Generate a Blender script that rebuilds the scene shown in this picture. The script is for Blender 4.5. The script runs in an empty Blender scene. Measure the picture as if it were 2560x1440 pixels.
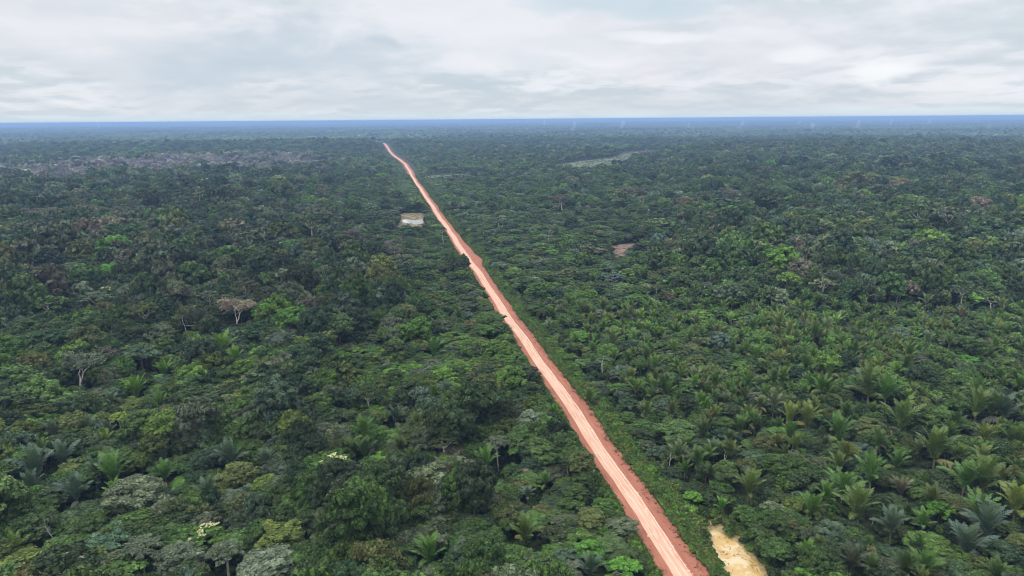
import bpy, math, random
import numpy as np
from math import radians as R_

sc = bpy.context.scene
# ------------------------------------------------------------------ camera, sky, sun, exposure
CAM_H, FPX = 120.0, 1707.0
PITCH, ROLL = 13.88, -0.45
_p, _r = R_(PITCH), R_(ROLL)
FW = np.array([0, math.cos(_p), -math.sin(_p)]); RT0 = np.array([1.0, 0, 0]); UP0 = np.cross(RT0, FW)
RT = RT0 * math.cos(_r) + UP0 * math.sin(_r); UP = UP0 * math.cos(_r) - RT0 * math.sin(_r)
cam = bpy.data.objects.new('camera', bpy.data.cameras.new('camera'))
sc.collection.objects.link(cam)
from mathutils import Matrix, Vector
M = Matrix(((RT[0], UP[0], -FW[0], 0), (RT[1], UP[1], -FW[1], 0), (RT[2], UP[2], -FW[2], CAM_H), (0, 0, 0, 1)))
cam.matrix_world = M
cam.data.sensor_width = 36.0
cam.data.lens = 36.0 * FPX / 2560.0
cam.data.clip_start = 0.5
cam.data.clip_end = 200000.0
sc.camera = cam
sc.view_settings.view_transform = 'Standard'
sc.view_settings.look = 'None'
sc.view_settings.exposure = 0.06
sc.view_settings.gamma = 1.0
sc.view_settings.use_curve_mapping = False
sc.render.engine = 'CYCLES'
sc.cycles.max_bounces = 5
sc.cycles.diffuse_bounces = 3
sc.cycles.glossy_bounces = 2
sc.cycles.transmission_bounces = 3
sc.cycles.volume_bounces = 0
sc.cycles.use_denoising = True
sc.cycles.denoiser = 'OPENIMAGEDENOISE'
sc.cycles.denoising_input_passes = 'RGB_ALBEDO_NORMAL'
sc.cycles.denoising_prefilter = 'ACCURATE'
sc.cycles.filter_width = 0.9

SUN_EL, SUN_ROT = 54.0, 235.0   # rotation: clockwise from +Y
W = bpy.data.worlds.new('World'); sc.world = W; W.use_nodes = True


def nd(nt, typ, **kw):
    n = nt.nodes.new(typ)
    for k, v in kw.items():
        setattr(n, k, v)
    return n


def mth(nt, op, a, b=None, c=None, clamp=False):
    n = nd(nt, 'ShaderNodeMath', operation=op); n.use_clamp = clamp
    for i, v in enumerate((a, b, c)):
        if v is None:
            continue
        if isinstance(v, (int, float)):
            n.inputs[i].default_value = v
        else:
            nt.links.new(v, n.inputs[i])
    return n.outputs[0]


def mixc(nt, f, a, b, typ='MIX'):
    n = nd(nt, 'ShaderNodeMix', data_type='RGBA', blend_type=typ)
    for i, v in ((0, f), (6, a), (7, b)):
        if isinstance(v, (int, float)):
            n.inputs[i].default_value = v
        elif isinstance(v, tuple):
            n.inputs[i].default_value = (*v[:3], 1.0)
        else:
            nt.links.new(v, n.inputs[i])
    return n.outputs[2]


def ramp(nt, v, lo, hi):
    n = nd(nt, 'ShaderNodeMapRange', interpolation_type='SMOOTHSTEP')
    nt.links.new(v, n.inputs[0]); n.inputs[1].default_value = lo; n.inputs[2].default_value = hi
    return n.outputs[0]


def noise(nt, vec, scale, detail=5.0, rough=0.55, dist=0.0, dim='3D'):
    n = nd(nt, 'ShaderNodeTexNoise', noise_dimensions=dim)
    nt.links.new(vec, n.inputs['Vector'])
    n.inputs['Scale'].default_value = scale; n.inputs['Detail'].default_value = detail
    n.inputs['Roughness'].default_value = rough; n.inputs['Distortion'].default_value = dist
    return n.outputs['Fac']


def build_world():
    nt = W.node_tree; nt.nodes.clear()
    out = nd(nt, 'ShaderNodeOutputWorld'); bg = nd(nt, 'ShaderNodeBackground')
    bg.inputs['Strength'].default_value = 0.1
    nt.links.new(bg.outputs[0], out.inputs[0])
    sky = nd(nt, 'ShaderNodeTexSky', sky_type='NISHITA')
    sky.sun_disc = False; sky.sun_elevation = R_(SUN_EL); sky.sun_rotation = R_(SUN_ROT)
    tc = nd(nt, 'ShaderNodeTexCoord'); sp = nd(nt, 'ShaderNodeSeparateXYZ')
    nt.links.new(tc.outputs['Generated'], sp.inputs[0])
    X, Y, Z = sp.outputs
    Zc = mth(nt, 'POWER', mth(nt, 'MAXIMUM', Z, 0.0), 0.85)

    def cpos(dz, k):
        cb = nd(nt, 'ShaderNodeCombineXYZ')
        nt.links.new(mth(nt, 'MULTIPLY', X, k), cb.inputs[0]); nt.links.new(mth(nt, 'MULTIPLY', Y, k), cb.inputs[1])
        nt.links.new(mth(nt, 'MULTIPLY', mth(nt, 'ADD', Zc, dz), k * 2.3), cb.inputs[2])
        return cb.outputs[0]
    n1 = noise(nt, cpos(0, 1), 2.7, 6, 0.5, 0.5)       # cloud decks
    n2 = noise(nt, cpos(0, 1), 7.0, 7, 0.5, 0.2)       # billows
    n2b = noise(nt, cpos(0.022, 1), 7.0, 7, 0.5, 0.2)  # the same a little higher: gives the billows lit tops and grey bases
    s = mth(nt, 'ADD', mth(nt, 'MULTIPLY', n1, 0.7), mth(nt, 'MULTIPLY', n2, 0.3))
    b = ramp(nt, s, 0.38, 0.58)
    col = mixc(nt, b, (6.1, 6.85, 7.4), (7.9, 8.1, 8.6))
    emb = mth(nt, 'MULTIPLY', mth(nt, 'SUBTRACT', n2, n2b), 3.6)
    embf = mth(nt, 'ADD', emb, 0.5, clamp=True)
    col = mixc(nt, mth(nt, 'MULTIPLY', ramp(nt, embf, 0.5, 1.0), 0.6), col, (8.7, 8.9, 9.4))
    col = mixc(nt, mth(nt, 'MULTIPLY', ramp(nt, mth(nt, 'SUBTRACT', 1.0, embf), 0.5, 1.0), 0.5), col, (5.5, 6.3, 7.0))

    def low(dz):
        cb = nd(nt, 'ShaderNodeCombineXYZ')
        nt.links.new(X, cb.inputs[0]); nt.links.new(Y, cb.inputs[1])
        nt.links.new(mth(nt, 'MULTIPLY', mth(nt, 'ADD', Zc, dz), 3.3), cb.inputs[2])
        return noise(nt, cb.outputs[0], 15.0, 5, 0.5, 0.3)
    # rolls of low cloud crowding together towards the horizon
    lowm = mth(nt, 'SUBTRACT', 1.0, ramp(nt, Z, 0.03, 0.13))
    l1 = low(0); le = mth(nt, 'MULTIPLY', mth(nt, 'SUBTRACT', l1, low(0.008)), 3.0)
    lf = mth(nt, 'ADD', mth(nt, 'ADD', le, mth(nt, 'MULTIPLY', mth(nt, 'SUBTRACT', l1, 0.5), 0.9)), 0.5, clamp=True)
    col = mixc(nt, mth(nt, 'MULTIPLY', mth(nt, 'MULTIPLY', ramp(nt, lf, 0.5, 0.95), lowm), 0.55), col, (8.5, 8.8, 9.3))
    col = mixc(nt, mth(nt, 'MULTIPLY', mth(nt, 'MULTIPLY', ramp(nt, mth(nt, 'SUBTRACT', 1.0, lf), 0.5, 0.95), lowm), 0.5), col, (5.4, 6.15, 6.9))

    def spot(px, py, rx, ry):
        d = FW * FPX + RT * (px - 1280) - UP * (py - 720); d = d / np.linalg.norm(d)
        az, el = math.atan2(d[0], d[1]), d[2]
        A = mth(nt, 'ARCTAN2', X, Y)
        wob = mth(nt, 'MULTIPLY', mth(nt, 'SUBTRACT', n2, 0.5), 3.2)
        wob1 = mth(nt, 'MULTIPLY', mth(nt, 'SUBTRACT', n1, 0.5), 1.6)
        a = mth(nt, 'DIVIDE', mth(nt, 'SUBTRACT', A, az), rx / FPX)
        e = mth(nt, 'DIVIDE', mth(nt, 'SUBTRACT', Z, el), ry / FPX)
        a = mth(nt, 'ADD', a, wob1); e = mth(nt, 'ADD', e, wob)
        dd = mth(nt, 'ADD', mth(nt, 'MULTIPLY', a, a), mth(nt, 'MULTIPLY', e, e))
        n = nd(nt, 'ShaderNodeMapRange', interpolation_type='SMOOTHSTEP')
        nt.links.new(dd, n.inputs[0]); n.inputs[1].default_value = 0.0; n.inputs[2].default_value = 1.0
        n.inputs[3].default_value = 1.0; n.inputs[4].default_value = 0.0
        return n.outputs[0]
    # cloud shapes in view: (azimuth and elevation of real places in the cloud deck)
    for (px, py, rx, ry, c, k) in (
            (700, 160, 540, 110, (5.5, 6.4, 7.25), 0.85),
            (150, 60, 420, 160, (7.9, 8.0, 8.5), 0.6),
            (1180, 60, 460, 110, (8.4, 8.5, 9.0), 0.8),
            (1600, 4, 320, 40, (5.8, 7.0, 7.8), 0.8),
            (1750, 130, 520, 90, (8.0, 7.95, 8.5), 0.55),
            (1330, 160, 260, 55, (8.8, 8.9, 9.3), 0.55),
            (2225, 168, 90, 36, (9.6, 9.9, 10.1), 0.7),
            (2000, 135, 90, 22, (9.0, 9.2, 9.6), 0.8),
            (1640, 92, 150, 16, (9.0, 9.2, 9.6), 0.7),
            (2420, 225, 100, 30, (8.8, 9.1, 9.3), 0.5),
            (1900, 250, 700, 36, (5.9, 6.55, 7.2), 0.5),
            (1250, 255, 900, 30, (6.1, 6.7, 7.3), 0.5)):
        col = mixc(nt, mth(nt, 'MULTIPLY', spot(px, py, rx, ry), k), col, c)
    # pale clear strip low at the horizon, all round
    hz = nd(nt, 'ShaderNodeMapRange', interpolation_type='SMOOTHSTEP')
    nt.links.new(Z, hz.inputs[0]); hz.inputs[1].default_value = 0.0; hz.inputs[2].default_value = 0.017
    hz.inputs[3].default_value = 1.0; hz.inputs[4].default_value = 0.0
    col = mixc(nt, mth(nt, 'MULTIPLY', hz.outputs[0], 0.8), col, (6.6, 7.9, 8.4))
    col = mixc(nt, 0.04, col, sky.outputs[0])
    # an overcast sky is brighter overhead than low down
    zz = ramp(nt, Z, 0.20, 0.95)
    vs = nd(nt, 'ShaderNodeVectorMath', operation='SCALE')
    nt.links.new(col, vs.inputs[0]); nt.links.new(mth(nt, 'ADD', mth(nt, 'MULTIPLY', zz, 1.75), 1.0), vs.inputs['Scale'])
    nt.links.new(vs.outputs[0], bg.inputs['Color'])
    try:
        W.cycles.sampling_method = 'MANUAL'; W.cycles.sample_map_resolution = 512
    except Exception:
        pass


build_world()
sun = bpy.data.objects.new('sun', bpy.data.lights.new('sun', 'SUN'))
sc.collection.objects.link(sun)
sun.data.energy = 1.5; sun.data.angle = R_(12); sun.data.color = (1.0, 0.95, 0.86)
_a, _e = R_(SUN_ROT), R_(SUN_EL)
sd = Vector((math.sin(_a) * math.cos(_e), math.cos(_a) * math.cos(_e), math.sin(_e)))
sun.rotation_euler = sd.to_track_quat('Z', 'Y').to_euler()

# ------------------------------------------------------------------ helpers
rng = np.random.default_rng(7)
random.seed(7)
COL = sc.collection


def link(o, parent=None):
    COL.objects.link(o)
    if parent is not None:
        o.parent = parent
    return o


def tag(o, label=None, cat=None, group=None, kind=None):
    for k, v in (('label', label), ('category', cat), ('group', group), ('kind', kind)):
        if v:
            o[k] = v
    return o


def unproj(px, py, z=0.0):
    d = FW * FPX + RT * (px - 1280) - UP * (py - 720)
    t = (z - CAM_H) / d[2]
    return np.array([d[0] * t, d[1] * t, z])


def proj(P):
    P = np.atleast_2d(P) - np.array([0, 0, CAM_H])
    f = P @ FW
    f = np.where(f > 1, f, np.nan)
    return 1280 + FPX * (P @ RT) / f, 720 - FPX * (P @ UP) / f


def gauss(x, y, cx, cy, sx, sy, rot=0.0):
    c, s = math.cos(rot), math.sin(rot)
    dx, dy = x - cx, y - cy
    u, v = dx * c + dy * s, -dx * s + dy * c
    return np.exp(-0.5 * ((u / sx) ** 2 + (v / sy) ** 2))


def terrain(x, y):
    x = np.asarray(x, float); y = np.asarray(y, float)
    r = np.hypot(x, y)
    far = np.clip((r - 900) / 2500, 0, 1)
    h = far * 5.0 * (np.sin(x / 430 + 1.3) * np.sin(y / 640 + 0.4) + 0.6 * np.sin(x / 230 + y / 310))
    h = h + np.clip((r - 5000) / 9000, 0, 1) * 14 * (np.sin(x / 2900 + 0.5) * np.sin(y / 2300 + 1.1) + 0.5 * np.sin(x / 1300 - y / 1900))
    h = h + far * 5.0 * np.sin(y / 170 + 1.7 * np.sin(x / 600)) * np.sin(x / 390 + .6)
    h = h + 22 * gauss(x, y, 1150, 2150, 620, 420, 0.1)          # wooded rise right of the marsh
    h = h + 16 * gauss(x, y, -1250, 3050, 900, 260, 0.05)        # low ridge on the left
    for cx, cy, sx, sy, a in ((-9500, 31000, 1500, 1200, 70), (-7200, 30000, 900, 900, 88), (-12500, 30500, 900, 900, 66), (-15500, 29500, 1400, 900, 55)):
        h = h + a * gauss(x, y, cx, cy, sx, sy)
    return h


ICO = {}


def ico(level):
    if level not in ICO:
        import bmesh
        bm = bmesh.new(); bmesh.ops.create_icosphere(bm, subdivisions=level, radius=1.0)
        v = np.array([x.co[:] for x in bm.verts]); f = np.array([[x.index for x in p.verts] for p in bm.faces])
        bm.free(); ICO[level] = (v, f)
    return ICO[level]


class MB:
    """collects numpy quads and triangles with a colour factor per face and a material slot"""

    def __init__(s):
        s.v = []; s.n = 0; s.q = []; s.t = []; s.qc = []; s.tc = []; s.qm = []; s.tm = []

    def add(s, V, F, col=(1, 1, 1), mat=0):
        V = np.asarray(V, float).reshape(-1, 3); F = np.asarray(F, int)
        c = np.asarray(col, float)
        if c.ndim == 1:
            c = np.tile(c, (len(F), 1))
        (s.q if F.shape[1] == 4 else s.t).append(F + s.n)
        (s.qc if F.shape[1] == 4 else s.tc).append(c)
        (s.qm if F.shape[1] == 4 else s.tm).append(np.full(len(F), mat))
        s.v.append(V); s.n += len(V)
        return s

    def mesh(s, name, mats, smooth=False):
        V = np.concatenate(s.v)
        q = np.concatenate(s.q) if s.q else np.zeros((0, 4), int)
        t = np.concatenate(s.t) if s.t else np.zeros((0, 3), int)
        c = np.concatenate([x for x in (s.qc + s.tc)]); m = np.concatenate([x for x in (s.qm + s.tm)])
        me = bpy.data.meshes.new(name)
        me.vertices.add(len(V)); me.vertices.foreach_set('co', V.astype(np.float32).ravel())
        me.loops.add(q.size + t.size); me.loops.foreach_set('vertex_index', np.concatenate([q.ravel(), t.ravel()]).astype(np.int32))
        me.polygons.add(len(q) + len(t))
        st = np.concatenate([np.arange(len(q)) * 4, q.size + np.arange(len(t)) * 3]).astype(np.int32)
        me.polygons.foreach_set('loop_start', st)
        if mats:
            for mm in mats:
                me.materials.append(mm)
            me.polygons.foreach_set('material_index', m.astype(np.int32))
        me.polygons.foreach_set('use_smooth', np.full(len(q) + len(t), smooth))
        at = me.attributes.new('var', 'FLOAT_COLOR', 'FACE')
        at.data.foreach_set('color', np.concatenate([c, np.ones((len(c), 1))], 1).astype(np.float32).ravel())
        me.update(); me.validate()
        return me


def tube(mb, pts, rad, k=5, col=(1, 1, 1), mat=0):
    pts = np.asarray(pts, float); rad = np.asarray(rad, float)
    n = len(pts)
    tg = np.gradient(pts, axis=0); tg /= np.linalg.norm(tg, axis=1)[:, None] + 1e-9
    ref = np.array([0.31, 0.95, 0.05]) if abs(tg[0][2]) > 0.7 else np.array([0, 0, 1.0])
    a = np.cross(tg, ref); a /= np.linalg.norm(a, axis=1)[:, None] + 1e-9
    b = np.cross(tg, a)
    th = np.arange(k) * 2 * math.pi / k
    V = pts[:, None] + rad[:, None, None] * (a[:, None] * np.cos(th)[None, :, None] + b[:, None] * np.sin(th)[None, :, None])
    F = []
    for i in range(n - 1):
        for j in range(k):
            j2 = (j + 1) % k
            F.append((i * k + j, i * k + j2, (i + 1) * k + j2, (i + 1) * k + j))
    mb.add(V.reshape(-1, 3), F, col, mat)


def leaf_quads(mb, P, N, size, cols, g, mat=0, elong=1.0):
    """one irregular leafy quad at each point P facing N"""
    n = len(P)
    a = np.cross(N, g.normal(size=(n, 3))); a /= np.linalg.norm(a, axis=1)[:, None] + 1e-9
    b = np.cross(N, a)
    s = (size * g.uniform(0.6, 1.35, n))[:, None]
    V = np.stack([P - a * s * elong * .5 - b * s * .12, P + b * s * g.uniform(-.6, -.3, (n, 1)) + a * s * g.uniform(-.1, .2, (n, 1)),
                  P + a * s * elong * .5 + b * s * .1, P + b * s * g.uniform(.3, .6, (n, 1))], 1)
    F = np.arange(n * 4).reshape(n, 4)
    mb.add(V.reshape(-1, 3), F, cols, mat)


def clump(mb, c, r, leaf, g, cover=1.5, jit=0.5, base=1.0, flat=0.62, lvl=1, mat=0, core=True, up=-0.25):
    """a bough: several small leafy puffs round a rough inner mass"""
    r3 = np.array([r, r, r * flat])
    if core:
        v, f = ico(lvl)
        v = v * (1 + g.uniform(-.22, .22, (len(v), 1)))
        mb.add(c + v * r3 * 0.68, f, np.full(3, base * .7), mat)  # inner core coloured darker: shade inside the bough put into the colour
    K = 8 if leaf < .7 else 5 if leaf < 1.2 else 3
    sd = g.normal(size=(K, 3)); sd /= np.linalg.norm(sd, axis=1)[:, None]
    sd[:, 2] = np.where(sd[:, 2] < -.1, -sd[:, 2], sd[:, 2])
    sc_ = c + sd * r3 * g.uniform(.45, .85, (K, 1)); sr = r * g.uniform(.3, .5, K)
    sb = base * g.uniform(.70, 1.36, K)
    area = 2 * math.pi * r * r * (0.6 + 0.5 * flat)
    n = max(8, int(cover * area / (leaf * leaf * 0.42)))
    k = g.integers(0, K, n)
    d = g.normal(size=(n, 3)); d /= np.linalg.norm(d, axis=1)[:, None]
    lo = d[:, 2] < up
    d[lo, 2] *= -1
    P = sc_[k] + d * sr[k][:, None] * np.array([1, 1, .8]) * g.uniform(.72, 1.12, (n, 1))
    N = d + g.normal(size=(n, 3)) * jit
    N /= np.linalg.norm(N, axis=1)[:, None]
    kk = sb[k] * g.uniform(0.62, 1.42, n)
    hue = g.uniform(-.1, .1, n)
    cols = np.stack([kk * (1 + hue), kk, kk * (1 - hue * .8)], 1)
    leaf_quads(mb, P, N, leaf, cols, g, mat)


# ------------------------------------------------------------------ materials
def leaf_material(name, rough=0.6, trans=0.12, spec=0.18):
    m = bpy.data.materials.new(name); m.use_nodes = True; nt = m.node_tree; nt.nodes.clear()
    out = nd(nt, 'ShaderNodeOutputMaterial')
    at = nd(nt, 'ShaderNodeAttribute', attribute_type='INSTANCER', attribute_name='tint')
    va = nd(nt, 'ShaderNodeAttribute', attribute_type='GEOMETRY', attribute_name='var')
    oi = nd(nt, 'ShaderNodeObjectInfo')
    col = mixc(nt, 1.0, at.outputs['Color'], va.outputs['Color'], 'MULTIPLY')
    tc = nd(nt, 'ShaderNodeNewGeometry')
    big = noise(nt, tc.outputs['Position'], 0.35, 3, 0.6)
    k = mth(nt, 'ADD', mth(nt, 'MULTIPLY', big, 0.7), 0.65)
    k = mth(nt, 'MULTIPLY', k, mth(nt, 'ADD', mth(nt, 'MULTIPLY', oi.outputs['Random'], 0.3), 0.85))
    kk = nd(nt, 'ShaderNodeVectorMath', operation='SCALE')
    nt.links.new(col, kk.inputs[0]); nt.links.new(k, kk.inputs['Scale'])
    pb = nd(nt, 'ShaderNodeBsdfPrincipled'); pb.inputs['Roughness'].default_value = rough
    pb.inputs['Specular IOR Level'].default_value = spec
    nt.links.new(kk.outputs[0], pb.inputs['Base Color'])
    tr = nd(nt, 'ShaderNodeBsdfTranslucent')
    tcn = mixc(nt, 1.0, kk.outputs[0], (1.1, 1.25, 0.45), 'MULTIPLY')
    nt.links.new(tcn, tr.inputs['Color'])
    mx = nd(nt, 'ShaderNodeMixShader'); mx.inputs[0].default_value = trans
    nt.links.new(pb.outputs[0], mx.inputs[1]); nt.links.new(tr.outputs[0], mx.inputs[2])
    nt.links.new(mx.outputs[0], out.inputs[0])
    return m


def solid(name, base, var=0.25, scale=1.5, rough=0.9, spec=0.2):
    m = bpy.data.materials.new(name); m.use_nodes = True; nt = m.node_tree
    pb = nt.nodes['Principled BSDF']; pb.inputs['Roughness'].default_value = rough
    pb.inputs['Specular IOR Level'].default_value = spec
    g = nd(nt, 'ShaderNodeNewGeometry'); n = noise(nt, g.outputs['Position'], scale, 5, 0.6)
    c = mixc(nt, ramp(nt, n, 0.3, 0.7), tuple(x * (1 - var) for x in base), tuple(x * (1 + var) for x in base))
    nt.links.new(c, pb.inputs['Base Color'])
    return m


M_LEAF = leaf_material('leaf')
M_PALM = leaf_material('palm_leaf', 0.5, 0.12, 0.3)
M_BARK = solid('pale_bark', (0.40, 0.36, 0.29), 0.3, 0.8)
M_BARKD = solid('brown_bark', (0.13, 0.10, 0.07), 0.3, 1.2)
M_BARE = solid('weathered_wood', (0.42, 0.38, 0.33), 0.25, 1.0)
M_BLOSSOM = solid('cream_petals', (0.45, 0.45, 0.22), 0.2, 2.0)
M_FARLEAF = leaf_material('far_leaf', 0.8, 0.0, 0.1)

# ------------------------------------------------------------------ plant meshes (all about R=5 m)


def make_dome(seed, leaf, lvl=1, cover=1.5, rc=5.0, h=12.0, depth=6.5, n=None, jit=0.32):
    g = np.random.default_rng(seed)
    mb = MB(); tr = MB()
    n = n or int(g.integers(20, 30))
    zc = h - depth * 0.55
    top = np.array([0, 0, h - depth * 0.8])
    tube(tr, [(0, 0, -1.5), (g.uniform(-.2, .2), g.uniform(-.2, .2), (h - depth) * .6), top], [.34, .26, .2], 6)
    lobes = g.uniform(0.72, 1.12, 5)
    for i in range(n):
        z = 1 - 1.30 * (i + .5) / n
        a = i * 2.39996 + g.uniform(-.35, .35)
        s = math.sqrt(max(0, 1 - z * z))
        k = lobes[int((a % (2 * math.pi)) / (2 * math.pi) * 5) % 5] * g.uniform(.86, 1.08)
        c = np.array([math.cos(a) * s * rc * .74 * k, math.sin(a) * s * rc * .74 * k, zc + z * depth * .43 * g.uniform(.82, 1.12)])
        r = rc * g.uniform(.24, .40)
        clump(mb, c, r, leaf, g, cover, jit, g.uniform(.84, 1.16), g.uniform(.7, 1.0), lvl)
        if i % 4 == 1:
            tube(tr, [top, (top + c) / 2 + [0, 0, -.4], c], [.14, .09, .05], 4)
    return mb, tr


def make_spread(seed, leaf, lvl=1, cover=1.5, rc=5.0, h=9.5, jit=0.32):
    """flat tiers of foliage like a cecropia or a young legume tree"""
    g = np.random.default_rng(seed); mb = MB(); tr = MB()
    top = np.array([0, 0, h * .62])
    tube(tr, [(0, 0, -1.5), (.1, 0, h * .3), top], [.25, .2, .16], 6)
    n = int(g.integers(18, 26))
    for i in range(n):
        a = i * 2.39996 + g.uniform(-.3, .3); rr = rc * math.sqrt((i + .4) / n) * g.uniform(.8, 1.0)
        z = h - 0.8 - (rr / rc) ** 2 * 2.4 + g.uniform(-.8, .6)
        c = np.array([math.cos(a) * rr * .85, math.sin(a) * rr * .85, z])
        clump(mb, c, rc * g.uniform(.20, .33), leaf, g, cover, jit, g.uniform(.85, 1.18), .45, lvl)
        if i % 2 == 1:
            tube(tr, [top, (top + c) / 2, c], [.1, .07, .04], 4)
    return mb, tr


def make_umbrella(seed, leaf, lvl=1, cover=1.25, rc=5.0, h=16.0, dome=2.6):
    g = np.random.default_rng(seed); mb = MB(); tr = MB()
    fork = np.array([g.uniform(-.5, .5), g.uniform(-.5, .5), h - 5.6])
    tube(tr, [(0, 0, -1.5), fork * [0.2, 0.2, 0.5], fork], [.36, .28, .24], 6)
    n = int(g.integers(17, 23)); nl = 5
    limbs = []
    for j in range(nl):
        a = j * 2 * math.pi / nl + g.uniform(-.3, .3)
        e = np.array([math.cos(a) * rc * .42, math.sin(a) * rc * .42, h - 2.6 + g.uniform(-.5, .4)])
        limbs.append(e); tube(tr, [fork, (fork + e) / 2 + [0, 0, -.3], e], [.2, .15, .11], 5)
    for i in range(n):
        a = i * 2.39996; rr = rc * math.sqrt((i + .3) / n)
        c = np.array([math.cos(a) * rr * .86, math.sin(a) * rr * .86, h - .8 - (rr / rc) ** 2 * dome + g.uniform(-.35, .35)])
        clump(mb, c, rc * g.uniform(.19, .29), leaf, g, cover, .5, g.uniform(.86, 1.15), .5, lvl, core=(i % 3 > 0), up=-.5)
        e = min(limbs, key=lambda q: np.hypot(*(q - c)[:2]))
        tube(tr, [e, (e + c) / 2 + [0, 0, -.1], c], [.09, .07, .04], 4)
    return mb, tr


def make_bare(seed, rc=5.0, h=13.0, leafy=0.0, thick=1.0, leaf=.4, depth=5, fan=0.55):
    g = np.random.default_rng(seed); tr = MB(); mb = MB()
    tips = []

    def grow(p, d, L, r, k):
        d = d / np.linalg.norm(d)
        q = p + d * L; mid = (p + q) / 2 + g.normal(size=3) * L * .05
        tube(tr, [p, mid, q], [r, r * .85, r * .7], 5 if k > 3 else 3)
        if k == 0:
            tips.append(q); return
        for j in range(int(g.choice([2, 2, 3]))):
            nd_ = d + g.normal(size=3) * fan + np.array([0, 0, .10])
            grow(q, nd_, L * g.uniform(.62, .85), max(r * .66, .045 * thick), k - 1)
    grow(np.array([0, 0, -1.5]), np.array([g.uniform(-.1, .1), g.uniform(-.1, .1), 1]), h * .5 + 1.5, .34 * thick, 0 if depth == 0 else depth)
    # scale the crown to the asked spread
    t = np.array(tips); ext = max(np.percentile(np.hypot(t[:, 0], t[:, 1]), 92), 1.0)
    kx = rc / ext; kz = (h - h * .5) / max(np.percentile(t[:, 2], 97) - h * .5, 1.0)
    for arr in tr.v:
        w = np.clip((arr[:, 2] - h * .45) / 1.0, 0, 1)
        arr[:, 0] *= 1 + (kx - 1) * w; arr[:, 1] *= 1 + (kx - 1) * w
        up = arr[:, 2] > h * .5
        arr[up, 2] = h * .5 + (arr[up, 2] - h * .5) * kz
    t[:, :2] *= kx; t[:, 2] = np.where(t[:, 2] > h * .5, h * .5 + (t[:, 2] - h * .5) * kz, t[:, 2])
    if leafy > 0:
        idx = np.arange(len(t))
        n = int(leafy * 12)
        P = np.repeat(t, n, 0) + g.normal(size=(len(t) * n, 3)) * rc * .085
        N = g.normal(size=P.shape) * .7 + [0, 0, .8]; N /= np.linalg.norm(N, axis=1)[:, None]
        k = g.uniform(.75, 1.25, (len(P), 1)) * np.ones((1, 3))
        leaf_quads(mb, P, N, leaf, k, g)
    return mb, tr


def frond_mesh(mb, seed, L=6.6, e0=75, bend=60, leaflets=17, lw=.2, ll=1.25, droop=.35, col=(1, 1, 1), M3=None, mat=0):
    """one feather leaf from the origin, in the x-z plane: a curved rib with leaflets on both sides"""
    g = np.random.default_rng(seed)
    n = 9; t = np.linspace(0, 1, n)
    el = np.radians(e0 - bend * t ** 1.5)
    dx = np.cos(el); dz = np.sin(el)
    x = np.concatenate([[0], np.cumsum((dx[1:] + dx[:-1]) / 2)]) * L / (n - 1)
    z = np.concatenate([[0], np.cumsum((dz[1:] + dz[:-1]) / 2)]) * L / (n - 1)
    tmp = MB()
    rib = np.stack([x, np.zeros(n), z], 1)
    tube(tmp, rib[::2], np.linspace(.11, .035, len(rib[::2])), 3, np.array([1.15, 1.1, .7]) * np.asarray(col))
    s = np.linspace(.10, .99, leaflets)
    px = np.interp(s, t, x); pz = np.interp(s, t, z); ee = np.interp(s, t, el)
    prof = np.sin(np.clip(s * 1.02, 0, 1) ** .75 * math.pi) ** .55 * ll + .25
    for sgn in (-1, 1):
        T = np.stack([np.cos(ee), np.zeros_like(ee), np.sin(ee)], 1)
        Nn = np.stack([-np.sin(ee), np.zeros_like(ee), np.cos(ee)], 1)
        Sd = np.array([0, sgn, 0.0])
        j = g.uniform(-.15, .15, (leaflets, 1))
        d = Sd * .80 + T * (.52 + j) + Nn * (.34 + j)
        base = np.stack([px, np.zeros_like(px), pz], 1)
        mid = base + d * prof[:, None] * .55
        tip = base + d * prof[:, None] - Nn * prof[:, None] * (droop + .2) + T * prof[:, None] * .1
        w = T * lw
        V = np.stack([base - w * .35, base + w * .35, mid + w * .5, mid - w * .5, tip], 1).reshape(-1, 3)
        F4 = np.array([[0, 1, 2, 3]]) + np.arange(leaflets)[:, None] * 5
        F3 = np.array([[3, 2, 4]]) + np.arange(leaflets)[:, None] * 5
        c = np.asarray(col) * g.uniform(.82, 1.18, (leaflets, 1))
        tmp.add(V, F4, c); tmp.add(V, F3, c * 1.04)
    for i in range(len(tmp.v)):
        V = tmp.v[i]
        if M3 is not None:
            V = V @ M3[0].T + M3[1]
        tmp.v[i] = V
    V = np.concatenate(tmp.v)
    n0 = mb.n; mb.v.append(V); mb.n += len(V)
    for F, c in zip(tmp.q, tmp.qc):
        mb.q.append(F + n0); mb.qc.append(c); mb.qm.append(np.full(len(F), mat))
    for F, c in zip(tmp.t, tmp.tc):
        mb.t.append(F + n0); mb.tc.append(c); mb.tm.append(np.full(len(F), mat))


# frond classes: (length, start elevation, bend, droop, colour factor)
FR = [(7.2, 89, 14, .10, (1.2, 1.22, .9)), (7.6, 82, 30, .12, (1.12, 1.12, 1)), (7.2, 73, 50, .2, (1, 1, 1)),
      (6.4, 58, 78, .35, (.95, .88, .82)), (4.6, 18, 80, .6, (1.45, 1.0, .95))]


def palm_layout(g, n):
    out = []
    for i in range(n):
        q = i / n
        cls = 0 if q < .22 else 1 if q < .58 else 2 if q < .9 else 3
        if i == n - 1 and g.random() < .15:
            cls = 4
        out.append((cls, i * 2.39996 + g.uniform(-.2, .2), g.uniform(-7, 7), g.uniform(.85, 1.12)))
    return out


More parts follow.
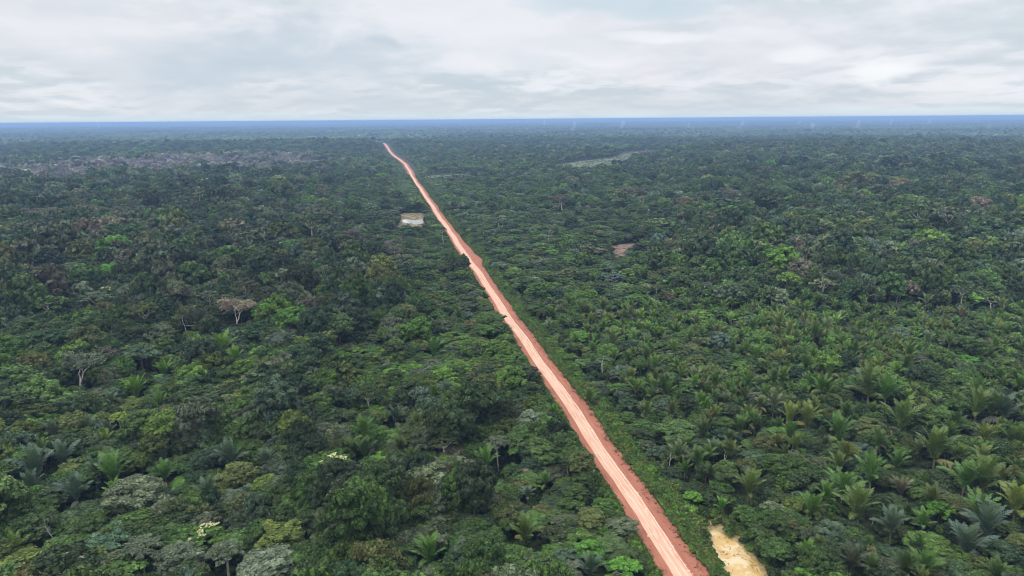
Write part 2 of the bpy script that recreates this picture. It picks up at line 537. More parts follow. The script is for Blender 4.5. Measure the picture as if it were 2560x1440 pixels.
def rot_zy(a, tilt, s):
    ca, sa = math.cos(a), math.sin(a); ct, st = math.cos(tilt), math.sin(tilt)
    return np.array([[ca, -sa, 0], [sa, ca, 0], [0, 0, 1]]) @ np.array([[ct, 0, st], [0, 1, 0], [-st, 0, ct]]) * s


def make_palm(seed, th, leaflets=13, n=15, low=False):
    g = np.random.default_rng(seed); mb = MB(); tr = MB()
    tube(tr, [(0, 0, -1.5), (.1, 0, th * .5), (.15, .1, th)], [.24, .2, .22], 6)
    for cls, a, ti, s in palm_layout(g, n):
        L, e0, bend, dr, c = FR[cls]
        frond_mesh(mb, seed * 50 + int(a * 10), L, e0 + ti, bend, leaflets, .36 * 17 / leaflets, 1.15, dr, c,
                   (rot_zy(a, 0, s), np.array([.15, .1, th])))
    return mb, tr


def make_shrub(seed, leaf=.35, rc=1.6, h=2.2, lvl=1, cover=1.3):
    g = np.random.default_rng(seed); mb = MB()
    for i in range(6):
        a = i * 2.4; rr = rc * .55 * math.sqrt(i / 6)
        c = np.array([math.cos(a) * rr, math.sin(a) * rr, h * g.uniform(.35, .62)])
        clump(mb, c, rc * g.uniform(.35, .55), leaf, g, cover, .6, g.uniform(.85, 1.15), .9, lvl)
    return mb


def join(mb, tr, nmat=1):
    """trunk faces appended to the crown with material slot 1"""
    n0 = mb.n
    for V in tr.v:
        mb.v.append(V); mb.n += len(V)
    for F, c in zip(tr.q, tr.qc):
        mb.q.append(F + n0); mb.qc.append(c); mb.qm.append(np.full(len(F), nmat))
    for F, c in zip(tr.t, tr.tc):
        mb.t.append(F + n0); mb.tc.append(c); mb.tm.append(np.full(len(F), nmat))
    return mb


# near library: separate crown and trunk meshes per kind
LIB = {}


def lib(kind, builder, seeds, crown_mat, bark):
    LIB[kind] = []
    for sd_ in seeds:
        mb, tr = builder(sd_)
        LIB[kind].append((mb.mesh('crown', [crown_mat]) if mb.v else None, tr.mesh('trunk', [bark])))


HI = .37
lib('dome', lambda s: make_dome(s, HI, depth=7.0 + (s % 4) * .8), range(100, 110), M_LEAF, M_BARKD)
lib('spread', lambda s: make_spread(s, HI), range(120, 127), M_LEAF, M_BARKD)
lib('umbrella', lambda s: make_umbrella(s, HI * .9), range(140, 145), M_LEAF, M_BARK)
lib('bare', lambda s: make_bare(s, leafy=0, fan=.5), range(160, 164), M_LEAF, M_BARE)
lib('thin', lambda s: make_bare(s, leafy=3.6, leaf=.42, fan=.5), range(170, 174), M_LEAF, M_BARE)
lib('palm', lambda s: make_palm(s, 2.0 + (s % 3) * 1.6, 15, 16), range(180, 186), M_PALM, M_BARKD)
BASE_H = {'dome': 12.0, 'spread': 9.5, 'umbrella': 16.0, 'bare': 13.0, 'thin': 13.0, 'palm': 9.0}

# ------------------------------------------------------------------ road line
RD_IMG = [(1693, 1736, 1440), (1602, 1644, 1300), (1512, 1546, 1170), (1396, 1434, 1000), (1331, 1362, 900), (1107, 1119, 570), (1065, 1076, 500),
          (1032, 1039, 450), (1024, 1028, 432), (1008, 1016, 410), (997, 1002, 400), (983, 989, 390), (965, 972, 375), (952, 959, 365), (934, 937, 350)]
_rc = np.array([(unproj((a + b) / 2, y))[:2] for a, b, y in RD_IMG])
_k = np.polyfit(_rc[:8, 1], _rc[:8, 0], 1)                      # the near kilometre and a half is dead straight
RY = np.concatenate([[-400, 0, 800, 1500], _rc[8:, 1], [6200]])
RX = np.concatenate([np.polyval(_k, [-400, 0, 800, 1500]), _rc[8:, 0], [_rc[-1, 0] - 330]])


def road_x(y):
    y = np.asarray(y, float)
    w = 0
    return np.interp(y, RY, RX) + 0.5 * np.sin(y / 37.0) + .35 * np.sin(y / 13.7)


_slope = math.atan(_k[0])


def road_d(x, y):
    """signed distance to the road line (positive right of it)"""
    return (x - road_x(y)) * math.cos(_slope)


def wob(t, s, seed):
    t = np.asarray(t, float)
    return s * (np.sin(t / 9.1 + seed) * .4 + np.sin(t / 3.7 + seed * 2.1) * .3 + np.sin(t / 23.0 + seed * .7) * .5 + np.sin(t / 1.9 + seed * 3) * .18)


# ------------------------------------------------------------------ ground
def ground():
    rr = np.concatenate([np.linspace(4, 150, 12)[:-1], np.geomspace(150, 45000, 150)])
    th = np.concatenate([np.linspace(-50, 50, 161), np.linspace(50, 310, 60)[1:-1]])
    a = np.radians(th)
    Xg = rr[:, None] * np.sin(a)[None]; Yg = rr[:, None] * np.cos(a)[None]
    Zg = terrain(Xg, Yg)
    V = np.stack([Xg, Yg, Zg], -1).reshape(-1, 3)
    n = len(a); m = len(rr)
    i = np.arange(m - 1)[:, None] * n; j = np.arange(n)[None]; j2 = (np.arange(n) + 1)[None] % n
    F = np.stack([i + j, i + n + j, i + n + j2, i + j2], -1).reshape(-1, 4)[:, ::-1]
    mb = MB(); mb.add(V, F)
    c = len(V)
    mb.add(np.concatenate([V[:n], [[0, 0, terrain(0, 0)]]]), [(k, n, (k + 1) % n) for k in range(n)])
    m_ = solid('forest_floor', (0.035, 0.045, 0.018), .4, .25)
    o = bpy.data.objects.new('ground', mb.mesh('ground', [m_], True)); link(o)
    tag(o, 'dark leaf littered forest floor reaching to the horizon', kind='structure')


ground()


def road_material():
    m = bpy.data.materials.new('graded_earth'); m.use_nodes = True; nt = m.node_tree
    pb = nt.nodes['Principled BSDF']; pb.inputs['Roughness'].default_value = .95; pb.inputs['Specular IOR Level'].default_value = .15
    uv = nd(nt, 'ShaderNodeAttribute', attribute_name='along')     # x across (m), y along (m)
    sp = nd(nt, 'ShaderNodeSeparateXYZ'); nt.links.new(uv.outputs['Vector'], sp.inputs[0])
    cb = nd(nt, 'ShaderNodeCombineXYZ'); nt.links.new(sp.outputs[0], cb.inputs[0])
    nt.links.new(mth(nt, 'MULTIPLY', sp.outputs[1], .03), cb.inputs[1])
    streak = noise(nt, cb.outputs[0], 2.3, 6, .7)
    cb2 = nd(nt, 'ShaderNodeCombineXYZ'); nt.links.new(sp.outputs[0], cb2.inputs[0])
    nt.links.new(mth(nt, 'MULTIPLY', sp.outputs[1], .2), cb2.inputs[1])
    patch = noise(nt, cb2.outputs[0], .6, 5, .6)
    fine = noise(nt, uv.outputs['Vector'], 2.2, 4, .7)
    c = mixc(nt, ramp(nt, streak, .36, .64), (.53, .285, .19), (.65, .42, .315))
    c = mixc(nt, mth(nt, 'MULTIPLY', ramp(nt, patch, .48, .68), .55), c, (.45, .24, .155))
    c = mixc(nt, mth(nt, 'MULTIPLY', ramp(nt, fine, .58, .8), .35), c, (.72, .56, .46))
    # wheel lines: broken darker ruts, and a pale crest of dry dust beside them
    cb3 = nd(nt, 'ShaderNodeCombineXYZ'); nt.links.new(mth(nt, 'MULTIPLY', sp.outputs[1], .11), cb3.inputs[1])
    wv = mth(nt, 'MULTIPLY', mth(nt, 'SUBTRACT', noise(nt, cb3.outputs[0], .5, 3), .5), .9)
    xx = mth(nt, 'ADD', sp.outputs[0], wv)
    for pos, wd, cc, k in ((1.75, .16, (.36, .19, .125), .75), (-1.35, .14, (.42, .23, .155), .55), (.35, .14, (.44, .25, .17), .4), (2.15, .14, (.80, .66, .54), .6), (-.9, .16, (.78, .60, .48), .5), (.9, .2, (.78, .60, .48), .4)):
        dx = mth(nt, 'ABSOLUTE', mth(nt, 'SUBTRACT', xx, pos))
        ln = mth(nt, 'SUBTRACT', 1.0, ramp(nt, dx, wd * .4, wd * 1.6))
        br = ramp(nt, noise(nt, cb2.outputs[0], 1.1 + pos * .2, 4, .7), .40, .58)
        c = mixc(nt, mth(nt, 'MULTIPLY', mth(nt, 'MULTIPLY', ln, br), k), c, cc)
    nt.links.new(c, pb.inputs['Base Color'])
    return m


def shoulder_material():
    m = bpy.data.materials.new('red_laterite'); m.use_nodes = True; nt = m.node_tree
    pb = nt.nodes['Principled BSDF']; pb.inputs['Roughness'].default_value = .95; pb.inputs['Specular IOR Level'].default_value = .15
    uv = nd(nt, 'ShaderNodeAttribute', attribute_name='along')
    sp = nd(nt, 'ShaderNodeSeparateXYZ'); nt.links.new(uv.outputs['Vector'], sp.inputs[0])
    cb = nd(nt, 'ShaderNodeCombineXYZ'); nt.links.new(sp.outputs[0], cb.inputs[0])
    nt.links.new(mth(nt, 'MULTIPLY', sp.outputs[1], .08), cb.inputs[1])
    streak = noise(nt, cb.outputs[0], 1.1, 5, .65)
    fine = noise(nt, uv.outputs['Vector'], 1.2, 6, .7)
    big = noise(nt, uv.outputs['Vector'], .12, 3, .5)
    c = mixc(nt, ramp(nt, streak, .32, .68), (.29, .104, .064), (.37, .150, .096))
    c = mixc(nt, mth(nt, 'MULTIPLY', ramp(nt, big, .42, .62), .35), c, (.265, .098, .066))
    c = mixc(nt, mth(nt, 'MULTIPLY', ramp(nt, fine, .56, .72), .5), c, (.50, .265, .175))
    nt.links.new(c, pb.inputs['Base Color'])
    return m


def ribbon(name, cols_fn, y0, y1, mat, label):
    """cols_fn(y) -> list of (across, height); swept along the road line"""
    ys = np.concatenate([np.arange(y0, 420, 1.2), np.arange(420, 1200, 4), np.arange(1200, y1, 12)])
    cx, cz = cols_fn(ys)                                            # (n, k)
    xr = road_x(ys)[:, None] + cx * math.cos(_slope); yr = ys[:, None] - cx * math.sin(_slope)
    z = terrain(xr, yr) + cz + np.clip((ys[:, None] - 900) / 900, 0, 1) * .8
    V = np.stack([xr, yr, z], -1).reshape(-1, 3)
    n, k = cx.shape
    i = np.arange(n - 1)[:, None] * k; j = np.arange(k - 1)[None]
    F = np.stack([i + j, i + j + 1, i + k + j + 1, i + k + j], -1).reshape(-1, 4)
    mb = MB(); mb.add(V, F); me = mb.mesh(name, [mat], True)
    at = me.attributes.new('along', 'FLOAT_VECTOR', 'POINT')
    A = np.stack([cx, np.repeat(ys[:, None], k, 1), np.zeros_like(cx)], -1)
    at.data.foreach_set('vector', A.astype(np.float32).ravel())
    o = bpy.data.objects.new(name, me); link(o); tag(o, label, kind='structure')
    return o


def half_l(y):   # outer edge of the red earth, left and right of the line
    return 6.5 + wob(y, .5, 1.0)


def half_r(y):
    return 8.3 + wob(y, .5, 4.0) + 5 * gauss(y, 0 * y, 590, 0, 14, 1) + 3 * gauss(y, 0 * y, 640, 0, 25, 1)


def sh_cols(y):
    t = np.linspace(-1, 1, 34)[None]
    L, Rr = half_l(y)[:, None], half_r(y)[:, None]
    cx = np.where(t < 0, t * L, t * Rr)
    z = .12 + .05 * np.sin(cx * 2.1 + y[:, None] * .3) - .25 * np.abs(t) ** 8
    z = z + .22 * np.exp(-((cx - 3.2) / .35) ** 2) + .2 * np.exp(-((cx + 3.1) / .3) ** 2)   # windrows beside the track
    return cx, z


def tk_cols(y):
    t = np.linspace(-1, 1, 30)[None]
    L = (2.75 + wob(y, .22, 2.0))[:, None]; Rr = (2.75 + wob(y, .28, 5.0))[:, None]
    cx = np.where(t < 0, t * L, t * Rr)
    z = .26 + .10 * (1 - t * t) - .07 * np.exp(-((cx - 1.1) / .3) ** 2) - .07 * np.exp(-((cx + 1.0) / .3) ** 2) + .025 * np.sin(cx * 5.3 + 2 * np.sin(y[:, None] * .05)) - .3 * np.abs(t) ** 14
    return cx, z


ribbon('road_shoulder', sh_cols, 60, 5600, shoulder_material(), 'red laterite shoulders on both sides of the road')
ribbon('road', tk_cols, 60, 5600, road_material(), 'pale pinkish graded earth track running straight to the horizon')

# ------------------------------------------------------------------ ponds, clearings, marsh (flat patches where they lie)


def blob_poly(pts_img, z, n_sub=6, wobble=.0, seed=0):
    P = np.array([unproj(x, y, z) for x, y in pts_img])
    out = []
    g = np.random.default_rng(seed)
    m = len(P)
    for i in range(m):
        p0, p1, p2, p3 = P[i - 1], P[i], P[(i + 1) % m], P[(i + 2) % m]
        for k in range(n_sub):
            t = k / n_sub
            q = .5 * ((2 * p1) + (-p0 + p2) * t + (2 * p0 - 5 * p1 + 4 * p2 - p3) * t * t + (-p0 + 3 * p1 - 3 * p2 + p3) * t ** 3)
            L = np.linalg.norm(p2 - p1)
            q = q + np.append(g.normal(size=2) * wobble * L / n_sub, 0)
            out.append(q)
    return np.array(out)


def inside(poly, x, y):
    x = np.asarray(x); y = np.asarray(y); r = np.zeros(x.shape, bool)
    n = len(poly)
    for i in range(n):
        x1, y1 = poly[i][:2]; x2, y2 = poly[(i + 1) % n][:2]
        c = ((y1 > y) != (y2 > y)) & (x < (x2 - x1) * (y - y1) / (y2 - y1 + 1e-12) + x1)
        r ^= c
    return r


def patch(name, poly, mat, label, dz, kind='structure'):
    import bmesh
    bm = bmesh.new()
    c = poly.mean(0)
    rings = 5
    rows = []
    for k in range(rings):
        f = 1 - k / rings
        q = c + (poly - c) * f
        rows.append([bm.verts.new((p[0], p[1], float(terrain(p[0], p[1])) + dz)) for p in q])
    n = len(poly)
    for k in range(rings - 1):
        for i in range(n):
            bm.faces.new((rows[k][i], rows[k][(i + 1) % n], rows[k + 1][(i + 1) % n], rows[k + 1][i]))
    cv = bm.verts.new((c[0], c[1], float(terrain(c[0], c[1])) + dz))
    for i in range(n):
        bm.faces.new((rows[-1][i], rows[-1][(i + 1) % n], cv))
    bmesh.ops.recalc_face_normals(bm, faces=bm.faces)
    me = bpy.data.meshes.new(name); bm.to_mesh(me); bm.free(); me.materials.append(mat)
    if me.polygons[0].normal.z < 0:
        me.flip_normals()
    o = bpy.data.objects.new(name, me); link(o); tag(o, label, kind=kind)
    return o


def water_mat(name, c1, c2, scale, rough, spec):
    m = bpy.data.materials.new(name); m.use_nodes = True; nt = m.node_tree
    pb = nt.nodes['Principled BSDF']; pb.inputs['Roughness'].default_value = rough; pb.inputs['Specular IOR Level'].default_value = spec
    g = nd(nt, 'ShaderNodeNewGeometry'); n = noise(nt, g.outputs['Position'], scale, 5, .6, .5)
    nt.links.new(mixc(nt, ramp(nt, n, .42, .6), c1, c2), pb.inputs['Base Color'])
    b = nd(nt, 'ShaderNodeBump'); b.inputs['Strength'].default_value = .05; b.inputs['Distance'].default_value = .2
    nt.links.new(noise(nt, g.outputs['Position'], 1.5, 3), b.inputs['Height']); nt.links.new(b.outputs[0], pb.inputs['Normal'])
    return m


MUD = blob_poly([(1764, 1336), (1792, 1328), (1822, 1347), (1852, 1366), (1872, 1390), (1900, 1425), (1925, 1500), (1845, 1500), (1818, 1450), (1796, 1405), (1776, 1365)], 0, 5, .16, 3)
MUDX = MUD.mean(0) + (MUD - MUD.mean(0)) * 1.16
MUDBANK = blob_poly([(1715, 1290), (1770, 1292), (1830, 1322), (1880, 1370), (1915, 1410), (1950, 1510), (1830, 1510), (1795, 1450), (1770, 1400), (1735, 1340)], 0, 5, .1, 4)
POND = blob_poly([(1003, 552), (1018, 549), (1040, 551), (1056, 549), (1058, 558), (1040, 561), (1020, 558), (1008, 556)], 0, 4, .06, 5)
PONDBANK = blob_poly([(1000, 536), (1058, 534), (1060, 560), (1058, 573), (1010, 575), (990, 572), (1000, 555)], 0, 4, .05, 6)
REDCLEAR = blob_poly([(1526, 618), (1560, 610), (1596, 609), (1608, 615), (1574, 630), (1560, 648), (1540, 644)], 0, 4, .06, 7)
MARSH = [blob_poly(p, 0, 5, .08, 10 + i) for i, p in enumerate([
    [(1385, 418), (1450, 408), (1545, 400), (1570, 385), (1700, 371), (1660, 386), (1590, 402), (1550, 418), (1480, 427), (1420, 424)],
    [(1060, 448), (1080, 440), (1150, 437), (1225, 437), (1210, 441), (1130, 446), (1085, 452)],
    [(1770, 352), (1830, 347), (1950, 354), (1930, 362), (1820, 360)]
    ])]
GREENCLEAR = blob_poly([(80, 462), (150, 458), (220, 462), (260, 468), (200, 474), (110, 476)], 0, 4, .06, 20)
patch('mud_bank', MUDBANK, solid('yellow_mud', (.30, .22, .10), .35, .5), 'yellowish mud bank around the flooded borrow pit', .05)
patch('muddy_pool', MUD, water_mat('muddy_water', (.48, .30, .095), (.58, .44, .24), .22, .10, .6), 'yellow muddy water pool beside the road', .1)  # paler mottling puts some sky reflection into the mud colour
patch('pond_bank', PONDBANK, solid('tan_soil', (.17, .13, .07), .55, .12), 'tan soil and dry grass around the small pond', .1)
patch('pond_water', POND, water_mat('pond_water', (.5, .5, .49), (.6, .6, .58), .1, .03, 1.0), 'small pond reflecting the white sky left of the road', .25)  # whitish base colour: the reflected sky is partly painted in
patch('bare_clearing', REDCLEAR, solid('reddish_bare_soil', (.155, .10, .075), .5, .1), 'reddish bare soil clearing within the forest', .2)
M_MARSH = solid('marsh_grass', (.105, .128, .062), .4, .02)
for i, q in enumerate(MARSH):
    patch('marsh', q, M_MARSH, 'pale green marsh grass opening between distant woods', .6)
patch('grass_clearing', GREENCLEAR, solid('bright_grass', (.07, .15, .03), .3, .05), 'bright green grassy clearing in front of the dead grey trees', .4)

# ------------------------------------------------------------------ hand placed trees seen singly in the photograph
T = dict(dark=(.050, .078, .026), deep=(.040, .067, .028), mid=(.068, .115, .030), fresh=(.084, .150, .030), bright=(.112, .200, .032),
         olive=(.100, .120, .036), gold=(.118, .152, .032), grey=(.112, .136, .072), blue=(.074, .112, .062), brown=(.130, .115, .074),
         tan=(.235, .195, .13), lime=(.23, .31, .05), vivid=(.092, .215, .030), sage=(.112, .140, .082), purple=(.165, .148, .122), silver=(.128, .158, .098),
         rust=(.20, .13, .07), steel=(.088, .125, .086), ash=(.215, .20, .185))
CW = dict(dark='dark green', deep='deep bottle green', mid='mid green', fresh='fresh green', bright='bright green', olive='olive', gold='yellow green',
          grey='grey green', blue='bluish green', brown='brownish', tan='tan brown', lime='lime yellow', vivid='vivid light green', sage='pale sage',
          purple='purplish grey', silver='silvery green', rust='rusty orange', steel='steel grey green', ash='ash grey')
HEROES = [  # kind, px, py (crown centre), width px, height m, tint, label
    ('thin', 190, 918, 100, 19, 'sage', 'wide nearly leafless grey tree with forked pale trunk at left'),
    ('bare', 125, 1315, 46, 13, 'sage', 'small dead white tree with snapped crown in the lower left corner'),
    ('umbrella', 1245, 1110, 78, 13, 'sage', 'grey green umbrella tree on one clean pale trunk above a palm'),
    ('umbrella', 235, 750, 68, 19, 'silver', 'silvery flat umbrella tree with leaning white trunk'),
    ('umbrella', 328, 730, 66, 19, 'silver', 'silvery umbrella tree with short fork beside the leaning white trunk'),
    ('dome', 282, 686, 56, 17, 'vivid', 'larger vivid light green round crown, the brightest tree on the left'),
    ('spread', 232, 692, 50, 16, 'vivid', 'smaller vivid green crown touching the brightest tree on the left'),
    ('thin', 585, 775, 92, 19, 'tan', 'tan brown wide crown on a white trunk'),
    ('thin', 462, 800, 56, 18, 'olive', 'narrow olive tree with tall double trunk left of the tan brown crown'),
    ('umbrella', 178, 672, 56, 18, 'grey', 'grey green umbrella tree left of the vivid green crowns'),
    ('umbrella', 540, 640, 54, 18, 'olive', 'olive umbrella tree with twin pale stems in the mid forest'),
    ('thin', 25, 540, 90, 20, 'olive', 'large olive brown spreading crown at the far left edge'),
    ('thin', 90, 535, 80, 21, 'brown', 'large brown spreading crown beside the olive one at the far left'),
    ('bare', 437, 503, 26, 20, 'sage', 'small white leafless tree standing above the left forest'),
    ('thin', 300, 530, 44, 20, 'purple', 'purplish brown crown below the white leafless tree on the left'),
    ('thin', 668, 545, 52, 20, 'olive', 'olive fan shaped crown in the middle distance left of the pond'),
    ('bare', 708, 545, 30, 19, 'sage', 'pale leafless tree right of the olive fan shaped crown'),
    ('umbrella', 762, 556, 34, 20, 'mid', 'mid green umbrella tree on a tall white stem left of the pond'),
    ('thin', 865, 590, 60, 17, 'brown', 'brown flat crown in the forest left of the pond'),
    ('thin', 990, 618, 66, 17, 'purple', 'purplish grey spreading tree just left of the road bend'),
    ('bare', 932, 650, 34, 15, 'sage', 'small purple grey leafless tree below the spreading purplish one'),
    ('umbrella', 813, 680, 44, 17, 'sage', 'pale sage umbrella tree with thin white trunk left of the road'),
    ('umbrella', 520, 745, 60, 18, 'grey', 'grey green umbrella tree above the tan brown crown'),
    ('dome', 480, 745, 40, 16, 'grey', 'small grey green round tree next to the umbrella tree above the tan crown'),
    ('dome', 1430, 555, 44, 16, 'dark', 'dark round crown right of the pinkish leafless tree'),
    ('bare', 1371, 572, 26, 18, 'purple', 'pinkish leafless tree with a fan crown right of the road'),
    ('bare', 1208, 562, 18, 15, 'purple', 'small pinkish leafless tree close to the right roadside'),
    ('bare', 1610, 498, 32, 21, 'sage', 'white leafless tree in front of the large brown crown'),
    ('thin', 1580, 480, 70, 21, 'brown', 'large brown crown behind a white leafless tree on the right'),
    ('thin', 1405, 498, 60, 20, 'brown', 'brownish broad crown right of the far road'),
    ('thin', 1810, 485, 60, 22, 'brown', 'brown crown with a white dead neighbour far right of the road'),
    ('bare', 1850, 490, 28, 22, 'sage', 'white dead tree beside the brown crown far right of the road'),
    ('bare', 2025, 603, 42, 17, 'sage', 'grey dead tree with crooked open limbs in the right forest'),
    ('thin', 1972, 608, 28, 17, 'sage', 'slender pale tree left of the crooked dead tree'),
    ('umbrella', 1893, 557, 28, 19, 'lime', 'small lime green umbrella tree in the dark right forest'),
    ('thin', 2265, 462, 52, 22, 'rust', 'rusty orange crown in the far right forest'),
    ('thin', 2130, 545, 66, 19, 'brown', 'brownish grey dome in the middle of the right forest'),
    ('dome', 2030, 540, 66, 20, 'dark', 'tall dark tree left of the brownish grey dome'),
    ('spread', 2375, 605, 28, 16, 'vivid', 'small vivid green crown near the right side'),
    ('umbrella', 2535, 585, 66, 19, 'bright', 'bright green flat umbrella tree at the right edge'),
    ('dome', 2300, 495, 70, 22, 'deep', 'tall very dark dome above the right forest'),
    ('thin', 2085, 690, 60, 15, 'sage', 'pale grey spreading crown right of centre'),
    ('bare', 2480, 745, 44, 13, 'sage', 'white leafless tree among palms at the right edge'),
    ('umbrella', 1640, 720, 30, 12, 'olive', 'small umbrella tree on a thin white pole stem right of the road'),
    ('spread', 890, 880, 64, 9, 'bright', 'bright green layered crown left of the road in the low forest'),
    ('spread', 985, 935, 90, 8, 'bright', 'wide bright green flat crown in the middle of the low forest'),
    ('spread', 1110, 920, 80, 8, 'fresh', 'fresh green flat crown next to the wide bright one'),
    ('spread', 1455, 840, 80, 8, 'vivid', 'vivid green layered crown right of the road'),
    ('spread', 1535, 825, 56, 8, 'bright', 'bright green layered crown behind the vivid one right of the road'),
    ('spread', 1690, 1070, 130, 8, 'mid', 'very wide mid green layered crown right of the road'),
    ('dome', 2420, 905, 44, 8, 'vivid', 'vivid light green round bush tree among the right palms'),
    ('umbrella', 300, 1045, 44, 11, 'lime', 'lime yellow tuft on a leaning pale stem in the left foreground'),
    ('dome', 600, 1195, 100, 13, 'olive', 'olive brown round crown in the left foreground'),
    ('dome', 705, 1350, 120, 12, 'gold', 'large yellow green tree with knobbly crown in the foreground'),
    ('dome', 340, 1245, 130, 14, 'grey', 'large grey green domed tree in the left foreground'),
    ('dome', 165, 1385, 110, 11, 'mid', 'mid green tree with rounded top at the lower left corner'),
    ('dome', 60, 1420, 110, 11, 'gold', 'yellow olive crown cut by the lower left corner'),
    ('umbrella', 565, 1385, 84, 12, 'sage', 'pale grey umbrella tree with forked trunk at the bottom'),
    ('umbrella', 350, 1370, 90, 12, 'sage', 'pale grey open crowned tree with bent white trunk at the bottom'),
    ('dome', 660, 1435, 160, 12, 'silver', 'wide silvery dome cut by the bottom edge'),
    ('dome', 450, 1400, 110, 12, 'sage', 'soft sage round crown between two pale umbrella trees'),
    ('dome', 640, 1270, 60, 14, 'blue', 'bluish green round tree right of the olive brown crown'),
    ('dome', 500, 1010, 130, 15, 'dark', 'broad dark tree with pale trunk in the left foreground'),
    ('dome', 860, 1060, 96, 14, 'dark', 'tall dark tree left of the palm group'),
    ('spread', 350, 885, 90, 15, 'blue', 'slate blue layered crown near the large leafless tree'),
    ('spread', 400, 835, 76, 16, 'grey', 'grey green flat crown above the slate blue one'),
    ('dome', 75, 830, 90, 17, 'dark', 'broad dark crown at the left edge of the middle forest'),
    ('dome', 1480, 1380, 80, 8, 'vivid', 'bright green dome at the bottom beside the red shoulder'),
    ('spread', 1560, 1425, 110, 7, 'vivid', 'vivid green layered crown at the bottom next to the road edge'),
    ('dome', 1550, 1318, 84, 6, 'grey', 'grey green bushy crown overhanging the left road shoulder'),
    ('dome', 1475, 1300, 80, 7, 'olive', 'greyish twiggy crown left of the overhanging bushy one'),
    ('dome', 1158, 662, 38, 17, 'dark', 'tall dark tree hiding part of the road on its left side'),
    ('dome', 1122, 650, 50, 17, 'mid', 'mid green tree just left of the tall dark roadside tree'),
    ('umbrella', 1108, 577, 24, 17, 'mid', 'small roadside tree on a white pole trunk near the pond'),
]
FLOWER = [(845, 1172, 84, 12, 'mid', 'green tree topped with clusters of cream blossom in the foreground'),
          (520, 1352, 96, 11, 'fresh', 'green tree with a few cream blossoms near the bottom left'),
          (268, 742, 36, 17, 'mid', 'small tree with cream blossom between the silvery umbrella trees'),
          (2250, 640, 34, 15, 'fresh', 'green tree with yellowish white blossom in the right forest')]
